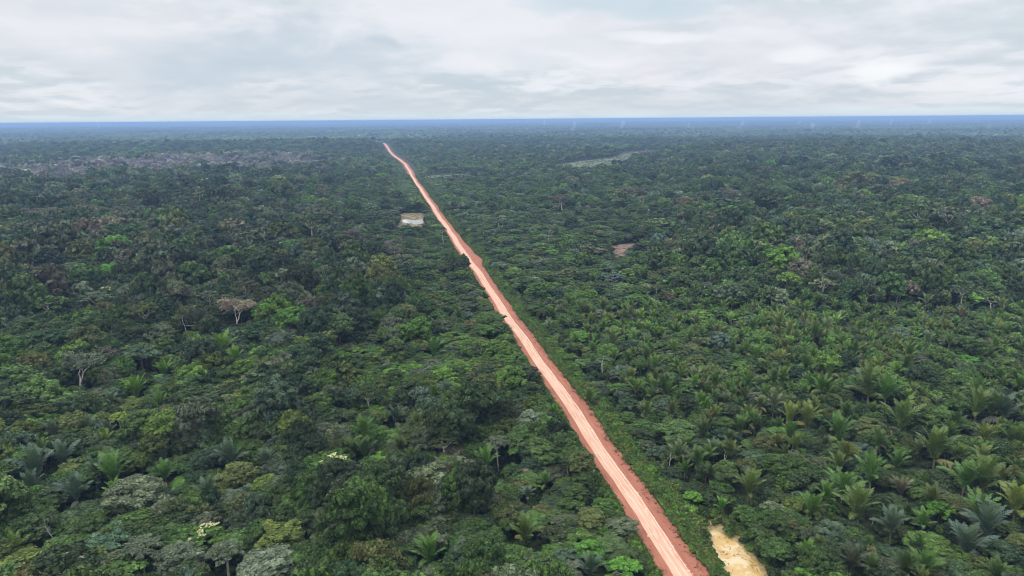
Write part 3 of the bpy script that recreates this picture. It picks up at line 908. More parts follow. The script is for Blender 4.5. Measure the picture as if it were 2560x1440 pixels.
PALMS = [  # px, py crown centre, span px, trunk m, tint, label
    (1075, 1385, 104, 3.5, 'fresh', 'large arching palm at the bottom of the picture left of the road'),
    (1310, 1335, 96, 3.0, 'olive', 'upright palm with yellowed lower fronds left of the road'),
    (1215, 1160, 80, 3.5, 'fresh', 'palm with spreading fronds below the clean trunked umbrella tree'),
    (1365, 1195, 44, 2.5, 'fresh', 'small palm near the vine wrapped trunk'),
    (1475, 1420, 80, 2.5, 'blue', 'dull bluish palm at the bottom near the road'),
    (1320, 1225, 50, 3.0, 'blue', 'small grey palm between the foreground thickets'),
    (985, 1040, 66, 6, 'blue', 'grey palm crown on a thin stem left of the road'),
    (985, 1160, 60, 4, 'blue', 'bluish palm with a drooping brown frond in the centre foreground'),
    (580, 1155, 84, 5, 'blue', 'pale blue green palm behind the olive brown crown'),
    (285, 1190, 92, 4, 'fresh', 'green palm with arching fronds in the left foreground'),
    (160, 1140, 84, 4, 'blue', 'greyish blue palm in the left foreground'),
    (90, 1180, 90, 4, 'blue', 'broad grey blue palm with a rusty frond at left'),
    (190, 1235, 84, 4, 'blue', 'grey blue palm left of the large grey green dome'),
    (410, 1185, 60, 3, 'fresh', 'bright palm squeezed between left foreground trees'),
    (290, 1230, 60, 2.5, 'bright', 'vivid young palm just above the large grey green dome'),
    (550, 890, 90, 4, 'bright', 'bright green palm in the left middle ground'),
    (505, 875, 70, 4, 'bright', 'second bright palm left of the tallest bright one'),
    (590, 900, 60, 3, 'bright', 'bright palm right of the bright pair'),
    (410, 925, 60, 3, 'bright', 'bright palm standing alone below the slate blue crown'),
    (340, 985, 70, 3, 'bright', 'yellow green palm in front of the large leafless tree'),
    (1120, 990, 66, 4, 'blue', 'grey green palm close to the left side of the road'),
    (1085, 880, 70, 3, 'fresh', 'palm above the wide bright flat crown'),
    (1475, 990, 60, 2, 'mid', 'small palm at the right edge of the cleared road strip'),
    (2150, 1275, 110, 5, 'olive', 'tall upright palm with a shaggy trunk in the right foreground'),
    (2105, 1220, 96, 5, 'fresh', 'palm with lit arching fronds behind the shaggy trunked one'),
    (2180, 1195, 90, 5, 'fresh', 'palm with wide fronds topping the right foreground group'),
    (1870, 1225, 84, 3, 'olive', 'lone yellow green palm between the pool and the shaggy palms'),
    (1805, 1255, 46, 2, 'vivid', 'small vivid green broad leaved palm right of the road'),
    (2410, 1195, 96, 5, 'fresh', 'left palm of the pair at far right foreground'),
    (2460, 1205, 100, 5, 'olive', 'right palm of the pair at far right foreground'),
    (2540, 1265, 90, 4, 'gold', 'yellow tinged palm at the right edge'),
    (2450, 1290, 90, 4, 'fresh', 'palm below the far right pair'),
    (2470, 1320, 100, 3, 'blue', 'bluish feathery palm near the lower right corner'),
    (2420, 1365, 110, 3, 'blue', 'wide spreading blue green palm at lower right'),
    (2230, 1320, 80, 4, 'blue', 'narrow blue green palm with drooping tips on the right'),
    (2310, 1295, 64, 4, 'fresh', 'vine covered slim palm on the right'),
    (2340, 1135, 110, 5, 'olive', 'palm with a tall dark trunk right of centre'),
    (2250, 1060, 100, 4, 'olive', 'palm with golden lower fronds in the right middle ground'),
    (2015, 1050, 80, 3, 'gold', 'right one of two golden palms above the road side thicket'),
    (1975, 1045, 70, 3, 'gold', 'left one of two golden palms above the road side thicket'),
    (1855, 1065, 60, 2.5, 'mid', 'small palm left of the two golden ones'),
    (2100, 1090, 80, 3, 'fresh', 'leaning palm right of the two golden ones'),
    (2515, 1030, 90, 6, 'blue', 'rightmost palm of the tall dark trunked row'),
    (2480, 1020, 80, 6, 'olive', 'middle palm of the tall dark trunked row'),
    (2440, 1025, 80, 6, 'olive', 'left palm of the tall dark trunked row'),
    (2175, 970, 110, 7, 'olive', 'tallest palm in the grove right of centre'),
    (2215, 985, 90, 6, 'fresh', 'palm beside the tallest one in the grove'),
    (2240, 1150, 60, 2.5, 'fresh', 'young palm with one upright spear in the right thicket'),
    (2100, 1165, 66, 3, 'olive', 'palm half sunk in the right thicket'),
    (2255, 1220, 60, 3, 'brown', 'withered brown palm right of the shaggy group')]

INST = []     # every tree: dict
RNG = np.random.default_rng(11)


def hero_pos(px, py, z):
    return unproj(px, py, z)


def add_inst(kind, x, y, rad, h, tint, label=None, variant=None, rot=None, zoff=0.0):
    INST.append(dict(kind=kind, x=x, y=y, r=rad, h=h, tint=np.array(tint) * 1.0, label=label, v=int(RNG.integers(0, 1000)) if variant is None else variant,
                     rot=RNG.uniform(0, 6.28) if rot is None else rot))


TN = {}
for k, px, py, wpx, h, tn, lab in HEROES:
    if h >= 15:
        h *= 1.22
    zc = h * (.62 if k == 'dome' else .78)
    p = hero_pos(px, py, zc)
    dist = np.linalg.norm(p - [0, 0, CAM_H])
    add_inst(k, p[0], p[1], wpx * dist / FPX / 2, h, T[tn], lab)
    INST[-1]['tn'] = tn; INST[-1]['hero'] = True
for px, py, wpx, h, tn, lab in FLOWER:
    p = hero_pos(px, py, h * .65); dist = np.linalg.norm(p - [0, 0, CAM_H])
    add_inst('dome', p[0], p[1], wpx * dist / FPX / 2, h, T[tn], lab)
    INST[-1]['tn'] = tn; INST[-1]['hero'] = True; INST[-1]['flower'] = True
PT = dict(olive=(.098, .142, .040), gold=(.135, .170, .042), blue=(.080, .118, .088), fresh=(.080, .155, .036))
for px, py, wpx, th, tn, lab in PALMS:
    th += 1.0
    p = hero_pos(px, py, th + 2.5); dist = np.linalg.norm(p - [0, 0, CAM_H])
    sp_ = wpx * dist / FPX / 10.5
    add_inst('palm', p[0], p[1], 5.2 * sp_, th + 5 * sp_, PT.get(tn, T[tn]), lab)
    INST[-1].update(tn=tn, hero=True, th=th, ps=sp_)
_vc = unproj(1483, 1255, 1.0)
HX = np.array([i['x'] for i in INST] + [_vc[0]]); HY = np.array([i['y'] for i in INST] + [_vc[1]]); HR = np.array([i['r'] for i in INST] + [1.5]); HH = np.array([i['h'] for i in INST] + [8.0])
HK = [i['kind'] for i in INST] + ['column']

# ------------------------------------------------------------------ scatter


def smooth(a, lo, hi):
    t = np.clip((a - lo) / (hi - lo), 0, 1); return t * t * (3 - 2 * t)


def vnoise(x, y, s, seed=0):
    """cheap smooth value noise 0..1"""
    g = np.random.default_rng(1000 + seed); G = g.random((64, 64))
    u, v = np.asarray(x) / s + 500.3, np.asarray(y) / s + 500.7
    i, j = np.floor(u).astype(int), np.floor(v).astype(int); fu, fv = u - i, v - j
    fu = fu * fu * (3 - 2 * fu); fv = fv * fv * (3 - 2 * fv)
    a, b, c, d = G[i % 64, j % 64], G[(i + 1) % 64, j % 64], G[i % 64, (j + 1) % 64], G[(i + 1) % 64, (j + 1) % 64]
    return (a * (1 - fu) + b * fu) * (1 - fv) + (c * (1 - fu) + d * fu) * fv


PAL = list(T.keys()); PALV = np.array([T[k] for k in PAL])
KINDS = ['dome', 'spread', 'umbrella', 'thin', 'bare', 'palm']


def zones(x, y):
    """for points: height, radius factor, kind probabilities, palette probabilities; regions are places on the ground"""
    px, py = proj(np.stack([x, y, np.full_like(x, 7.0)], -1))
    px = np.nan_to_num(px, nan=1280); py = np.nan_to_num(py, nan=1400)
    n = len(x)
    d = road_d(x, y)
    big = vnoise(x, y, 90, 1); fine = vnoise(x, y, 28, 2)
    right = smooth(d, 10, 45)
    near = smooth(py, 700, 820)
    # tall primary forest weights
    primR = smooth(px - (1500 - (py - 500) * -.2), 0, 260) * smooth(760 + 40 * (big - .5) * 2 - py, -40, 60) * smooth(py, 395, 440)
    primL = smooth(1010 + (py - 640) * .55 - px, -60, 160) * smooth(930 - py, -50, 120) * smooth(py, 400, 450)
    midline = smooth(520 - py, -60, 60)
    low = np.clip(1 - primR - primL, 0, 1)
    h = 7.6 * low + 20.5 * np.clip(primR + primL, 0, 1)
    h = np.where(py < 520, np.maximum(h, 13 + 4 * big), h)
    lf = (d < 0) & (py > 880)
    h = np.where(lf, 10.5 + 7.5 * big * smooth(-d, 12, 60), h)
    brightz = gauss(px, py, 900, 925, 260, 60) * (d < -10)
    h = h * (1 - .35 * brightz)
    rightlow = (d > 0) & (py > 760)
    h = np.where(rightlow, 5.8 + 4.2 * big, h)
    h = h * (1 - np.where(d > 0, .35, .08) * smooth(30 - np.abs(d), 0, 18) * (py > 500))
    # fine roadside zone in the middle distance
    fz = gauss(px, py, 1120 + (py - 500) * .3, 520, 330, 110)
    h = h * (1 - .25 * fz)
    rad = 3.3 + .135 * h + 0.9 * (fine - .5)
    rad = rad * np.where(rightlow, .80, 1.0) * np.where(lf, 1.1, 1.0) * (1 - .18 * fz)
    K = np.zeros((n, 6))
    K[:, 0] = .80; K[:, 1] = .12 + .08 * (low > .5); K[:, 2] = .05 + .10 * np.clip(primL + .6 * primR, 0, 1); K[:, 3] = .035; K[:, 4] = .005
    K[:, 5] = .015
    grove = smooth(vnoise(x, y, 60, 5), .35, .6)
    pz = rightlow * (.24 + 1.1 * grove * gauss(px, py, 1950, 940, 520, 150)) * smooth(d, 14, 40)
    K[:, 5] += pz
    K[:, 5] += .07 * lf * gauss(px, py, 230, 1130, 330, 140) + 0.04 * lf * gauss(px, py, 1000, 1080, 180, 110)
    K[:, 5] += .04 * (py > 640) * (py < 900) * (d > 0)
    K[:, 2] *= np.where(rightlow, .25, 1.0)
    K[:, 1] += .5 * brightz
    K[:, 4] *= py < 1150
    K /= K.sum(1)[:, None]
    A = np.zeros((n, len(PAL)))
    ix = {k: i for i, k in enumerate(PAL)}

    def put(k, w):
        A[:, ix[k]] += w
    g1 = vnoise(x, y, 45, 7); g2 = vnoise(x, y, 70, 8)
    put('dark', .26 + .3 * np.clip(primR, 0, 1)); put('deep', .22 + .2 * np.clip(primR + primL, 0, 1)); put('mid', .30 + .3 * low)
    put('fresh', (.14 * low + .30 * low * g1) * (py > 560) + .03); put('bright', .004 + .8 * brightz + .05 * low * (py > 700) * g1)
    put('olive', .09 + .10 * g2); put('gold', .03 * (py > 700) + .10 * lf * smooth(g2, .5, .8)); put('grey', .10 + .22 * np.clip(primL, 0, 1) + .1 * lf * smooth(1 - g2, .5, .8))
    put('blue', .05 + .05 * lf * (px < 700)); put('steel', .03); put('brown', .015 + .035 * np.clip(primL + primR, 0, 1)); put('sage', .02 + .05 * np.clip(primL, 0, 1))
    put('vivid', .003); put('silver', .008)
    # dead grey wood on the left, far
    dead = gauss(px, py + (px - 380) * .045, 330, 420, 330, 13)
    dead = np.clip((dead * 2.4 * vnoise(x, y, 130, 9) * (.5 + vnoise(x, y, 45, 19)) - .3) * 2.2, 0, .92)
    A = A * (1 - .97 * dead[:, None]); put('ash', 3.0 * dead)
    K = K * (1 - .85 * dead[:, None]); K[:, 3] += .6 * dead; K[:, 4] += .25 * dead; K /= K.sum(1)[:, None]
    A /= A.sum(1)[:, None]
    return h, rad, K, A, d, px, py


def pick(Pm, g):
    c = np.cumsum(Pm, 1); u = g.random((len(Pm), 1)); return np.minimum((u > c).sum(1), Pm.shape[1] - 1)


def scatter(r0, r1, sp, seed, half=43):
    g = np.random.default_rng(seed)
    xm = r1 * math.sin(R_(half))
    nx, ny = int(2 * xm / sp), int(r1 / sp)
    ii, jj = np.meshgrid(np.arange(nx), np.arange(ny))
    x = (ii + (jj % 2) * .5).ravel() * sp - xm + g.uniform(-.42, .42, nx * ny) * sp
    y = jj.ravel() * sp + g.uniform(-.42, .42, nx * ny) * sp
    r = np.hypot(x, y); th = np.degrees(np.abs(np.arctan2(x, y)))
    k = (r >= r0) & (r < r1) & (th < half)
    x, y = x[k], y[k]
    h, rad, K, A, d, px, py = zones(x, y)
    h = h * g.uniform(.70, 1.26, len(x)); em = g.random(len(x)) < .09
    h = np.where(em, h * 1.15, h)
    rad = rad * np.exp(g.normal(-.06, .30, len(x))) * np.where(em, 1.35, 1)
    h = h * np.clip(rad / (3.3 + .135 * h), .6, 1.7) ** .75
    rad = rad * (1 + .14 * smooth(800 - py, 0, 150) + .18 * smooth(460 - py, 0, 50))
    kd = pick(K, g); ti = pick(A, g)
    pt = np.array([PAL.index(q) for q in ('fresh', 'olive', 'mid', 'gold', 'grey')])
    rad = np.where(kd == 5, np.clip(rad, 3.3, 4.8), rad)
    ti = np.where(kd == 5, np.where((d < 0) & (px < 700) & (g.random(len(x)) < .7), PAL.index('steel'), pt[g.choice(5, len(x), p=[.40, .18, .26, .07, .09])]), ti)
    broad = .86 + .42 * vnoise(x, y, 160, 41) + .45 * (vnoise(x, y, 420, 42) - .5) + .14 * smooth(620 - py, 0, 200)
    tint = PALV[ti] * broad[:, None] * np.exp(g.normal(0, .17, (len(x), 1))) * np.exp(g.normal(0, .05, (len(x), 3)))
    tint = np.where((kd == 5)[:, None] & (r0 > 300), tint * 1.05, tint)
    rad = np.where((kd == 4) | (kd == 3), np.minimum(rad, h * .42), rad)
    # keep the road strip, pools and clearings open
    L = half_l(y); Rr = half_r(y)
    farw = smooth(y, 800, 2200) * 6.0
    h = np.where((np.abs(d) < 45) & (y > 1000), np.minimum(h, 7.0), h)
    ok = ~((d > -(L + rad * (.72 + .2 * smooth(330 - y, 0, 80)) + 1.0 + farw)) & (d < Rr + rad * .8 + 3.5 + farw))
    for q, m in ((MUDBANK, 2.5), (PONDBANK, 4), (REDCLEAR, 4), (GREENCLEAR, 8)):
        c = q.mean(0); qq = c + (q - c) * (1 + m / max(1, np.linalg.norm(q - c, axis=1).mean()))
        ok &= ~inside(qq, x, y)
    for q, shs in ((REDCLEAR, (14, 30, 46)), (PONDBANK, (14, 30)), (GREENCLEAR, (30, 60, 90)), (MUD, (5,))):
        un_ = q.mean(0)[:2] / np.linalg.norm(q.mean(0)[:2])
        for sh_ in shs:
            h = np.where(inside(q - np.append(un_ * sh_, 0), x, y), np.minimum(h, 4.5), h)
    inm = np.zeros(len(x), bool)
    for q in MARSH:
        inm |= inside(q, x, y)
        un_ = q.mean(0)[:2] / np.linalg.norm(q.mean(0)[:2])
        for sh_ in (60, 130):
            h = np.where(inside(q - np.append(un_ * sh_, 0), x, y), np.minimum(h, 6.0), h)
    ok &= ~(inm & (vnoise(x, y, 48, 33) > .40) & (g.random(len(x)) < .55)); tint = np.where(inm[:, None], np.array([[.125, .145, .085]]) * np.exp(g.normal(0, .15, (len(x), 1))), tint); h = np.where(inm, 3.5, h); rad = np.where(inm, 2.5, rad)
    # the singled out trees keep their space, and nothing tall stands right in front of them
    if r0 < 1600:
        for X0, Y0, R0, H0, K0 in zip(HX, HY, HR, HH, HK):
            dx, dy = x - X0, y - Y0
            dd = np.hypot(dx, dy)
            near_ = dd < (R0 + rad) * .62
            un = np.array([X0, Y0]) / math.hypot(X0, Y0)
            along = -(dx * un[0] + dy * un[1]); across = np.abs(-dx * un[1] + dy * un[0])
            ok &= ~near_
            fr = (along > 0) & (along < 26) & (across < R0 * .9 + rad * .4)
            if K0 in ('dome', 'spread'):
                fr &= along < 9
            h = np.where(fr, np.minimum(h, H0 * {'dome': .82, 'spread': .85, 'palm': .72}.get(K0, .55)), h)
            h = np.where(dd < R0 + rad + 3, np.minimum(h, H0 * .92), h)
    x, y, h, rad, kd, ti, tint, px, py, d = [a[ok] for a in (x, y, h, rad, kd, ti, tint, px, py, d)]
    return dict(x=x, y=y, h=np.maximum(h, 2.5), r=rad, k=kd, ti=ti, tint=tint, px=px, py=py, d=d, rot=g.uniform(0, 6.28, len(x)), v=g.integers(0, 1000, len(x)))


S1 = scatter(95, 430, 4.6, 21)
S2 = scatter(430, 1350, 6.5, 22)
S3 = scatter(1350, 4200, 11.0, 23)

# ------------------------------------------------------------------ individual trees: heroes plus the largest in view of each kind
WORD = {'dome': ('broadleaf_tree', 'broadleaf tree', 'round crowned tree'), 'spread': ('layered_tree', 'layered tree', 'flat layered tree'),
        'umbrella': ('umbrella_tree', 'umbrella tree', 'umbrella shaped tree'), 'thin': ('sparse_tree', 'sparse tree', 'thin leaved tree showing its limbs'),
        'bare': ('leafless_tree', 'dead tree', 'leafless tree'), 'palm': ('palm_tree', 'palm', 'feathery palm')}
for i in range(len(S1['x'])):
    pass
pxs, pys = S1['px'], S1['py']
score = S1['r'] / np.hypot(S1['x'], S1['y'])
inview = (pxs > 8) & (pxs < 2552) & (pys > 300) & (pys < 1436)
taken = np.zeros(len(S1['x']), bool)
hero_n = {k: sum(1 for i in INST if i['kind'] == k) for k in KINDS}
for ki, k in enumerate(KINDS):
    c = np.where((S1['k'] == ki) & inview)[0]
    c = c[np.argsort(-score[c])][:max(0, 296 - hero_n[k])]
    for i in c:
        taken[i] = True
        add_inst(k, S1['x'][i], S1['y'][i], S1['r'][i], S1['h'][i], S1['tint'][i], None, int(S1['v'][i]), float(S1['rot'][i]))
        INST[-1].update(tn=PAL[S1['ti'][i]], px=float(pxs[i]), py=float(pys[i]))

# frond meshes shared by the nearest palms
FROND = []
for ci, (L, e0, bend, dr, c) in enumerate(FR):
    mb = MB(); frond_mesh(mb, 900 + ci, L, e0, bend, 17, .36, 1.15, dr, c); FROND.append(mb.mesh('frond', [M_PALM]))
mbt = MB(); tube(mbt, [(0, 0, -1.5), (0, 0, .4), (0, 0, 1)], [.25, .2, .23], 7); PTRUNK = mbt.mesh('trunk', [M_BARKD])
# blossom meshes
gB = np.random.default_rng(77)


def blossom_mesh(seed):
    g = np.random.default_rng(seed); mb = MB()
    for i in range(9):
        a = g.uniform(0, 6.28); rr = 3.6 * math.sqrt(g.random())
        c = np.array([math.cos(a) * rr, math.sin(a) * rr, 12.4 - (rr / 5) ** 2 * 2.6])
        n = 15
        P = c + g.normal(size=(n, 3)) * [.3, .3, .16]; N = g.normal(size=(n, 3)) * .5 + [0, -.3, 1]; N /= np.linalg.norm(N, axis=1)[:, None]
        leaf_quads(mb, P, N, .42, np.ones((n, 3)), g)
    return mb.mesh('blossoms', [M_BLOSSOM])


BLOS = blossom_mesh(5)
hero_list = [i for i in INST if i.get('hero')]
for h_ in INST:
    if 'px' not in h_:
        a, b = proj(np.array([[h_['x'], h_['y'], h_['h'] * .7]])); h_['px'], h_['py'] = float(a[0]), float(b[0])
SHORT = {}
ANCH = [(i, s) for i, s in [
    (('umbrella', 1245, 1110), 'the clean trunked umbrella tree'), (('thin', 190, 918), 'the large leafless looking grey tree'), (('bare', 125, 1315), 'the dead white tree at lower left'),
    (('dome', 340, 1245), 'the large grey green dome'), (('dome', 705, 1350), 'the knobbly yellow green tree'), (('dome', 600, 1195), 'the olive brown crown'),
    (('d', 845, 1172), 'the cream blossoming tree'), (('p', 1075, 1385), 'the large arching palm at the bottom'), (('p', 1310, 1335), 'the upright palm left of the road'),
    (('v', 1485, 1185), 'the vine wrapped trunk by the road'), (('p', 2150, 1275), 'the shaggy trunked palm'), (('w', 1830, 1385), 'the yellow muddy pool'),
    (('p', 2440, 1200), 'the far right palm pair'), (('p', 1995, 1048), 'the two golden palms'), (('p', 2475, 1022), 'the tall dark trunked palm row'), (('p', 2175, 970), 'the tallest palm of the grove'),
    (('s', 1690, 1070), 'the very wide layered crown'), (('s', 985, 935), 'the wide bright flat crown'), (('s', 1455, 840), 'the vivid layered crown right of the road'),
    (('t', 585, 775), 'the tan brown crown'), (('p', 550, 890), 'the bright palm group'), (('l', 300, 1045), 'the lime yellow tuft'), (('p', 2420, 1365), 'the wide blue green palm'),
    (('b', 90, 1180), 'the grey blue palms at left'), (('d', 500, 1010), 'the broad dark tree with pale trunk'), (('p', 985, 1040), 'the grey palm on a thin stem'),
    (('d', 1565, 1305), 'the bushy crown overhanging the shoulder'), (('d', 2420, 905), 'the vivid bush tree among palms'), (('p', 1870, 1225), 'the lone yellow green palm'),
    (('d', 660, 1425), 'the wide silvery dome'), (('d', 1805, 1255), 'the small vivid broad leaved palm'), (('d', 350, 885), 'the slate blue layered crown'), (('d', 1215, 1160), 'the palm below the umbrella tree'),
    (('r', 1420, 1000), 'the road where it is palest'), (('f', 1650, 1203), 'the white debris pile')]]
AX = np.array([a[0][1] for a in ANCH], float); AY = np.array([a[0][2] for a in ANCH], float)


def rel(px, py):
    dx, dy = px - AX, (py - AY) * 1.3
    j = int(np.argmin(np.hypot(dx, dy))); ddx, ddy = dx[j], dy[j]; q = math.hypot(ddx, ddy)
    how = 'just ' if q < 70 else '' if q < 150 else 'some way '
    w = ('right of' if ddx > 0 else 'left of') if abs(ddx) > abs(ddy) * 1.1 else ('in front of' if ddy > 0 else 'behind')
    return how + w + ' ' + ANCH[j][1]


def sizeword(t, r):
    return 'small' if r < 3.6 else 'large' if r > 5.6 else 'medium'


def auto_label(t):
    return f"{sizeword(t, t['r'])} {CW[t['tn']]} {WORD[t['kind']][2]} {rel(t['px'], t['py'])}"


nonhero = [t for t in INST if not t.get('hero')]
from collections import defaultdict


def clip16(s):
    return ' '.join(s.split()[:16])


for t in nonhero:
    t['label'] = clip16(auto_label(t))
cnt = defaultdict(list)
for t in nonhero:
    cnt[t['label']].append(t)
for lab, L in cnt.items():
    if 2 <= len(L):
        L.sort(key=lambda t: t['px'])
        words = {2: ['left', 'right'], 3: ['left', 'middle', 'right']}.get(len(L))
        gaps = [b['px'] - a['px'] for a, b in zip(L, L[1:])]
        if words and min(gaps) > 20:
            for t, w in zip(L, words):
                t['label'] = clip16(w + ' ' + lab); t['solo'] = True
        elif not words:
            if gaps[0] > 15:
                L[0]['label'] = clip16('leftmost ' + lab); L[0]['solo'] = True
            if gaps[-1] > 15:
                L[-1]['label'] = clip16('rightmost ' + lab); L[-1]['solo'] = True
    elif len(L) == 1:
        L[0]['solo'] = True
GROUPN = {'dome': 'round crowned forest trees', 'spread': 'flat layered forest trees', 'umbrella': 'umbrella shaped forest trees', 'thin': 'sparse crowned trees',
          'bare': 'leafless trees standing in the forest', 'palm': 'palms growing in the forest'}
used = defaultdict(set)
INST.sort(key=lambda t: math.hypot(t['x'], t['y']))
npf = 0
for t in INST:
    k = t['kind']; var = LIB[k][t['v'] % len(LIB[k])]
    z = float(terrain(t['x'], t['y']))
    o = bpy.data.objects.new(WORD[k][0], None); link(o)
    o.empty_display_size = 1.0
    o.location = (t['x'], t['y'], z); o.rotation_euler = (0, 0, t['rot'])
    lean = np.random.default_rng(t['v'] + 31).uniform(-1, 1, 4)
    if k != 'palm':
        o.scale = (1 + lean[0] * .14, 1 + lean[1] * .14, 1)
    o.rotation_euler = (lean[2] * .06, lean[3] * .06, t['rot'])
    solo = t.get('hero') or t.get('solo')
    tag(o, t['label'], WORD[k][1], GROUPN[k] if solo else t['label'] + ' group' if False else t['label'])
    if solo:
        o['group'] = GROUPN[k]
    tint = [float(c) * (1.05 if k == 'palm' else 1.0) for c in t['tint']]
    if k == 'palm':
        npf += 1
        g = np.random.default_rng(t['v'] + 5)
        ps = t.get('ps', t['r'] / 5.2); th = t.get('th', 1.6 + max(1.0, t['h'] * .5) * g.uniform(.6, 1.4))
        tr = bpy.data.objects.new('trunk', PTRUNK); link(tr, o); tr.scale = (ps, ps, th); o.scale = (1, 1, 1 + lean[0] * .12)
        if npf <= 75:
            for cls, a, ti_, s in palm_layout(g, 17):
                f = bpy.data.objects.new('frond', FROND[cls]); link(f, o)
                f.location = (0, 0, th); f.rotation_euler = (0, R_(-ti_), a); f.scale = (s * ps,) * 3; f['tint'] = tint
        else:
            c = bpy.data.objects.new('crown', LIB['palm'][t['v'] % 6][0]); link(c, o)
            c.scale = (ps,) * 3; c.location = (0, 0, th - (2.0 + ((180 + t['v'] % 6) % 3) * 1.6) * ps); c['tint'] = tint
        continue
    s = t['r'] / 5.0; sz = t['h'] / BASE_H[k]
    if var[0] is not None:
        c = bpy.data.objects.new('crown', var[0]); link(c, o); c.scale = (s, s, sz); c['tint'] = tint
    tr = bpy.data.objects.new('trunk', var[1]); link(tr, o); tr.scale = (max(s * .8, .6) if k in ('dome',) else s, max(s * .8, .6) if k in ('dome',) else s, sz)
    if t.get('flower'):
        b = bpy.data.objects.new('blossoms', BLOS); link(b, o); b.scale = (s, s, sz)


# vine wrapped column by the road
def vine_column():
    p = unproj(1483, 1255, 1.0)
    o = bpy.data.objects.new('vine_covered_trunk', None); link(o); o.location = (p[0], p[1], 0)
    tag(o, 'tall column of green creeper on a dead trunk beside the red shoulder', 'vine column')
    g = np.random.default_rng(3); mb = MB()
    for i in range(26):
        z = .8 + i * .42; a = g.uniform(0, 6.28)
        clump(mb, np.array([math.cos(a) * .35, math.sin(a) * .35, z]), 1.0 * g.uniform(.8, 1.25) * (1 if i < 24 else .8), .34, g, 1.2, .6, g.uniform(.8, 1.15), 1.2)
    c = bpy.data.objects.new('creeper_leaves', mb.mesh('creeper_leaves', [M_LEAF])); link(c, o); c['tint'] = list(T['dark'])
    tb = MB(); tube(tb, [(0, 0, -1), (.1, 0, 6), (0, .1, 12.2)], [.4, .3, .2], 7)
    link(bpy.data.objects.new('trunk', tb.mesh('trunk', [M_BARE])), o)


vine_column()


# ------------------------------------------------------------------ the rest of the forest: instanced meshes
def proto_collection(name, meshes):
    c = bpy.data.collections.new(name)
    for i, me in enumerate(meshes):
        c.objects.link(bpy.data.objects.new('%s_%03d' % (name, i), me))
    return c


def gn_scatter(name, label, protos, pos, rot, scl, idx, tint):
    me = bpy.data.meshes.new(name); n = len(pos)
    me.vertices.add(n); me.vertices.foreach_set('co', np.asarray(pos, np.float32).ravel())
    for nm, ty, key, arr in (('rotz', 'FLOAT_VECTOR', 'vector', np.stack([np.zeros(n), np.zeros(n), rot], 1)), ('scl', 'FLOAT_VECTOR', 'vector', scl)):
        me.attributes.new(nm, ty, 'POINT').data.foreach_set(key, np.asarray(arr, np.float32).ravel())
    me.attributes.new('idx', 'INT', 'POINT').data.foreach_set('value', np.asarray(idx, np.int32))
    me.attributes.new('tint', 'FLOAT_COLOR', 'POINT').data.foreach_set('color', np.concatenate([tint, np.ones((n, 1))], 1).astype(np.float32).ravel())
    o = bpy.data.objects.new(name, me); link(o); tag(o, label, kind='stuff')
    ng = bpy.data.node_groups.new(name + '_nodes', 'GeometryNodeTree')
    ng.interface.new_socket('Geometry', in_out='INPUT', socket_type='NodeSocketGeometry')
    ng.interface.new_socket('Geometry', in_out='OUTPUT', socket_type='NodeSocketGeometry')
    gi = ng.nodes.new('NodeGroupInput'); go = ng.nodes.new('NodeGroupOutput')
    ip = ng.nodes.new('GeometryNodeInstanceOnPoints'); ci = ng.nodes.new('GeometryNodeCollectionInfo')
    ci.inputs['Collection'].default_value = protos
    ci.inputs['Separate Children'].default_value = True; ci.inputs['Reset Children'].default_value = True

    def att(nm, dt):
        a = ng.nodes.new('GeometryNodeInputNamedAttribute'); a.data_type = dt; a.inputs['Name'].default_value = nm
        return a.outputs[0]
    L = ng.links.new
    L(gi.outputs[0], ip.inputs['Points']); L(ci.outputs[0], ip.inputs['Instance'])
    ip.inputs['Pick Instance'].default_value = True
    L(att('idx', 'INT'), ip.inputs['Instance Index']); L(att('rotz', 'FLOAT_VECTOR'), ip.inputs['Rotation']); L(att('scl', 'FLOAT_VECTOR'), ip.inputs['Scale'])
    L(ip.outputs[0], go.inputs[0])
    mo = o.modifiers.new('scatter', 'NODES'); mo.node_group = ng
    return o


def make_lib(leaf, lvl, cover, tag_, ncl=None, palm_l=9, seed=0):
    out = {}
    ms = []

    def put(kind, items):
        out[kind] = (len(ms), len(items)); ms.extend(items)
    bark = [M_LEAF, M_BARKD]; barkp = [M_LEAF, M_BARK]; bw = [M_LEAF, M_BARE]
    put('dome', [join(*make_dome(300 + seed + i, leaf, lvl, cover, n=ncl, depth=7.0 + (i % 4) * .8)).mesh('tree', bark) for i in range(7)])
    put('spread', [join(*make_spread(320 + seed + i, leaf, lvl, cover)).mesh('tree', bark) for i in range(4)])
    put('umbrella', [join(*make_umbrella(340 + seed + i, leaf, lvl, cover)).mesh('tree', barkp) for i in range(4)])
    put('thin', [join(*make_bare(360 + seed + i, leafy=1.5, leaf=leaf * .9, thick=1.3)).mesh('tree', bw) for i in range(3)])
    put('bare', [join(*make_bare(370 + seed + i, leafy=.15, leaf=leaf * .5, thick=1.4)).mesh('tree', bw) for i in range(3)])
    put('palm', [join(*make_palm(380 + seed + i, 2 + (i % 3) * 1.6, palm_l, 13)).mesh('palm', [M_PALM, M_BARKD]) for i in range(4)])
    return out, ms


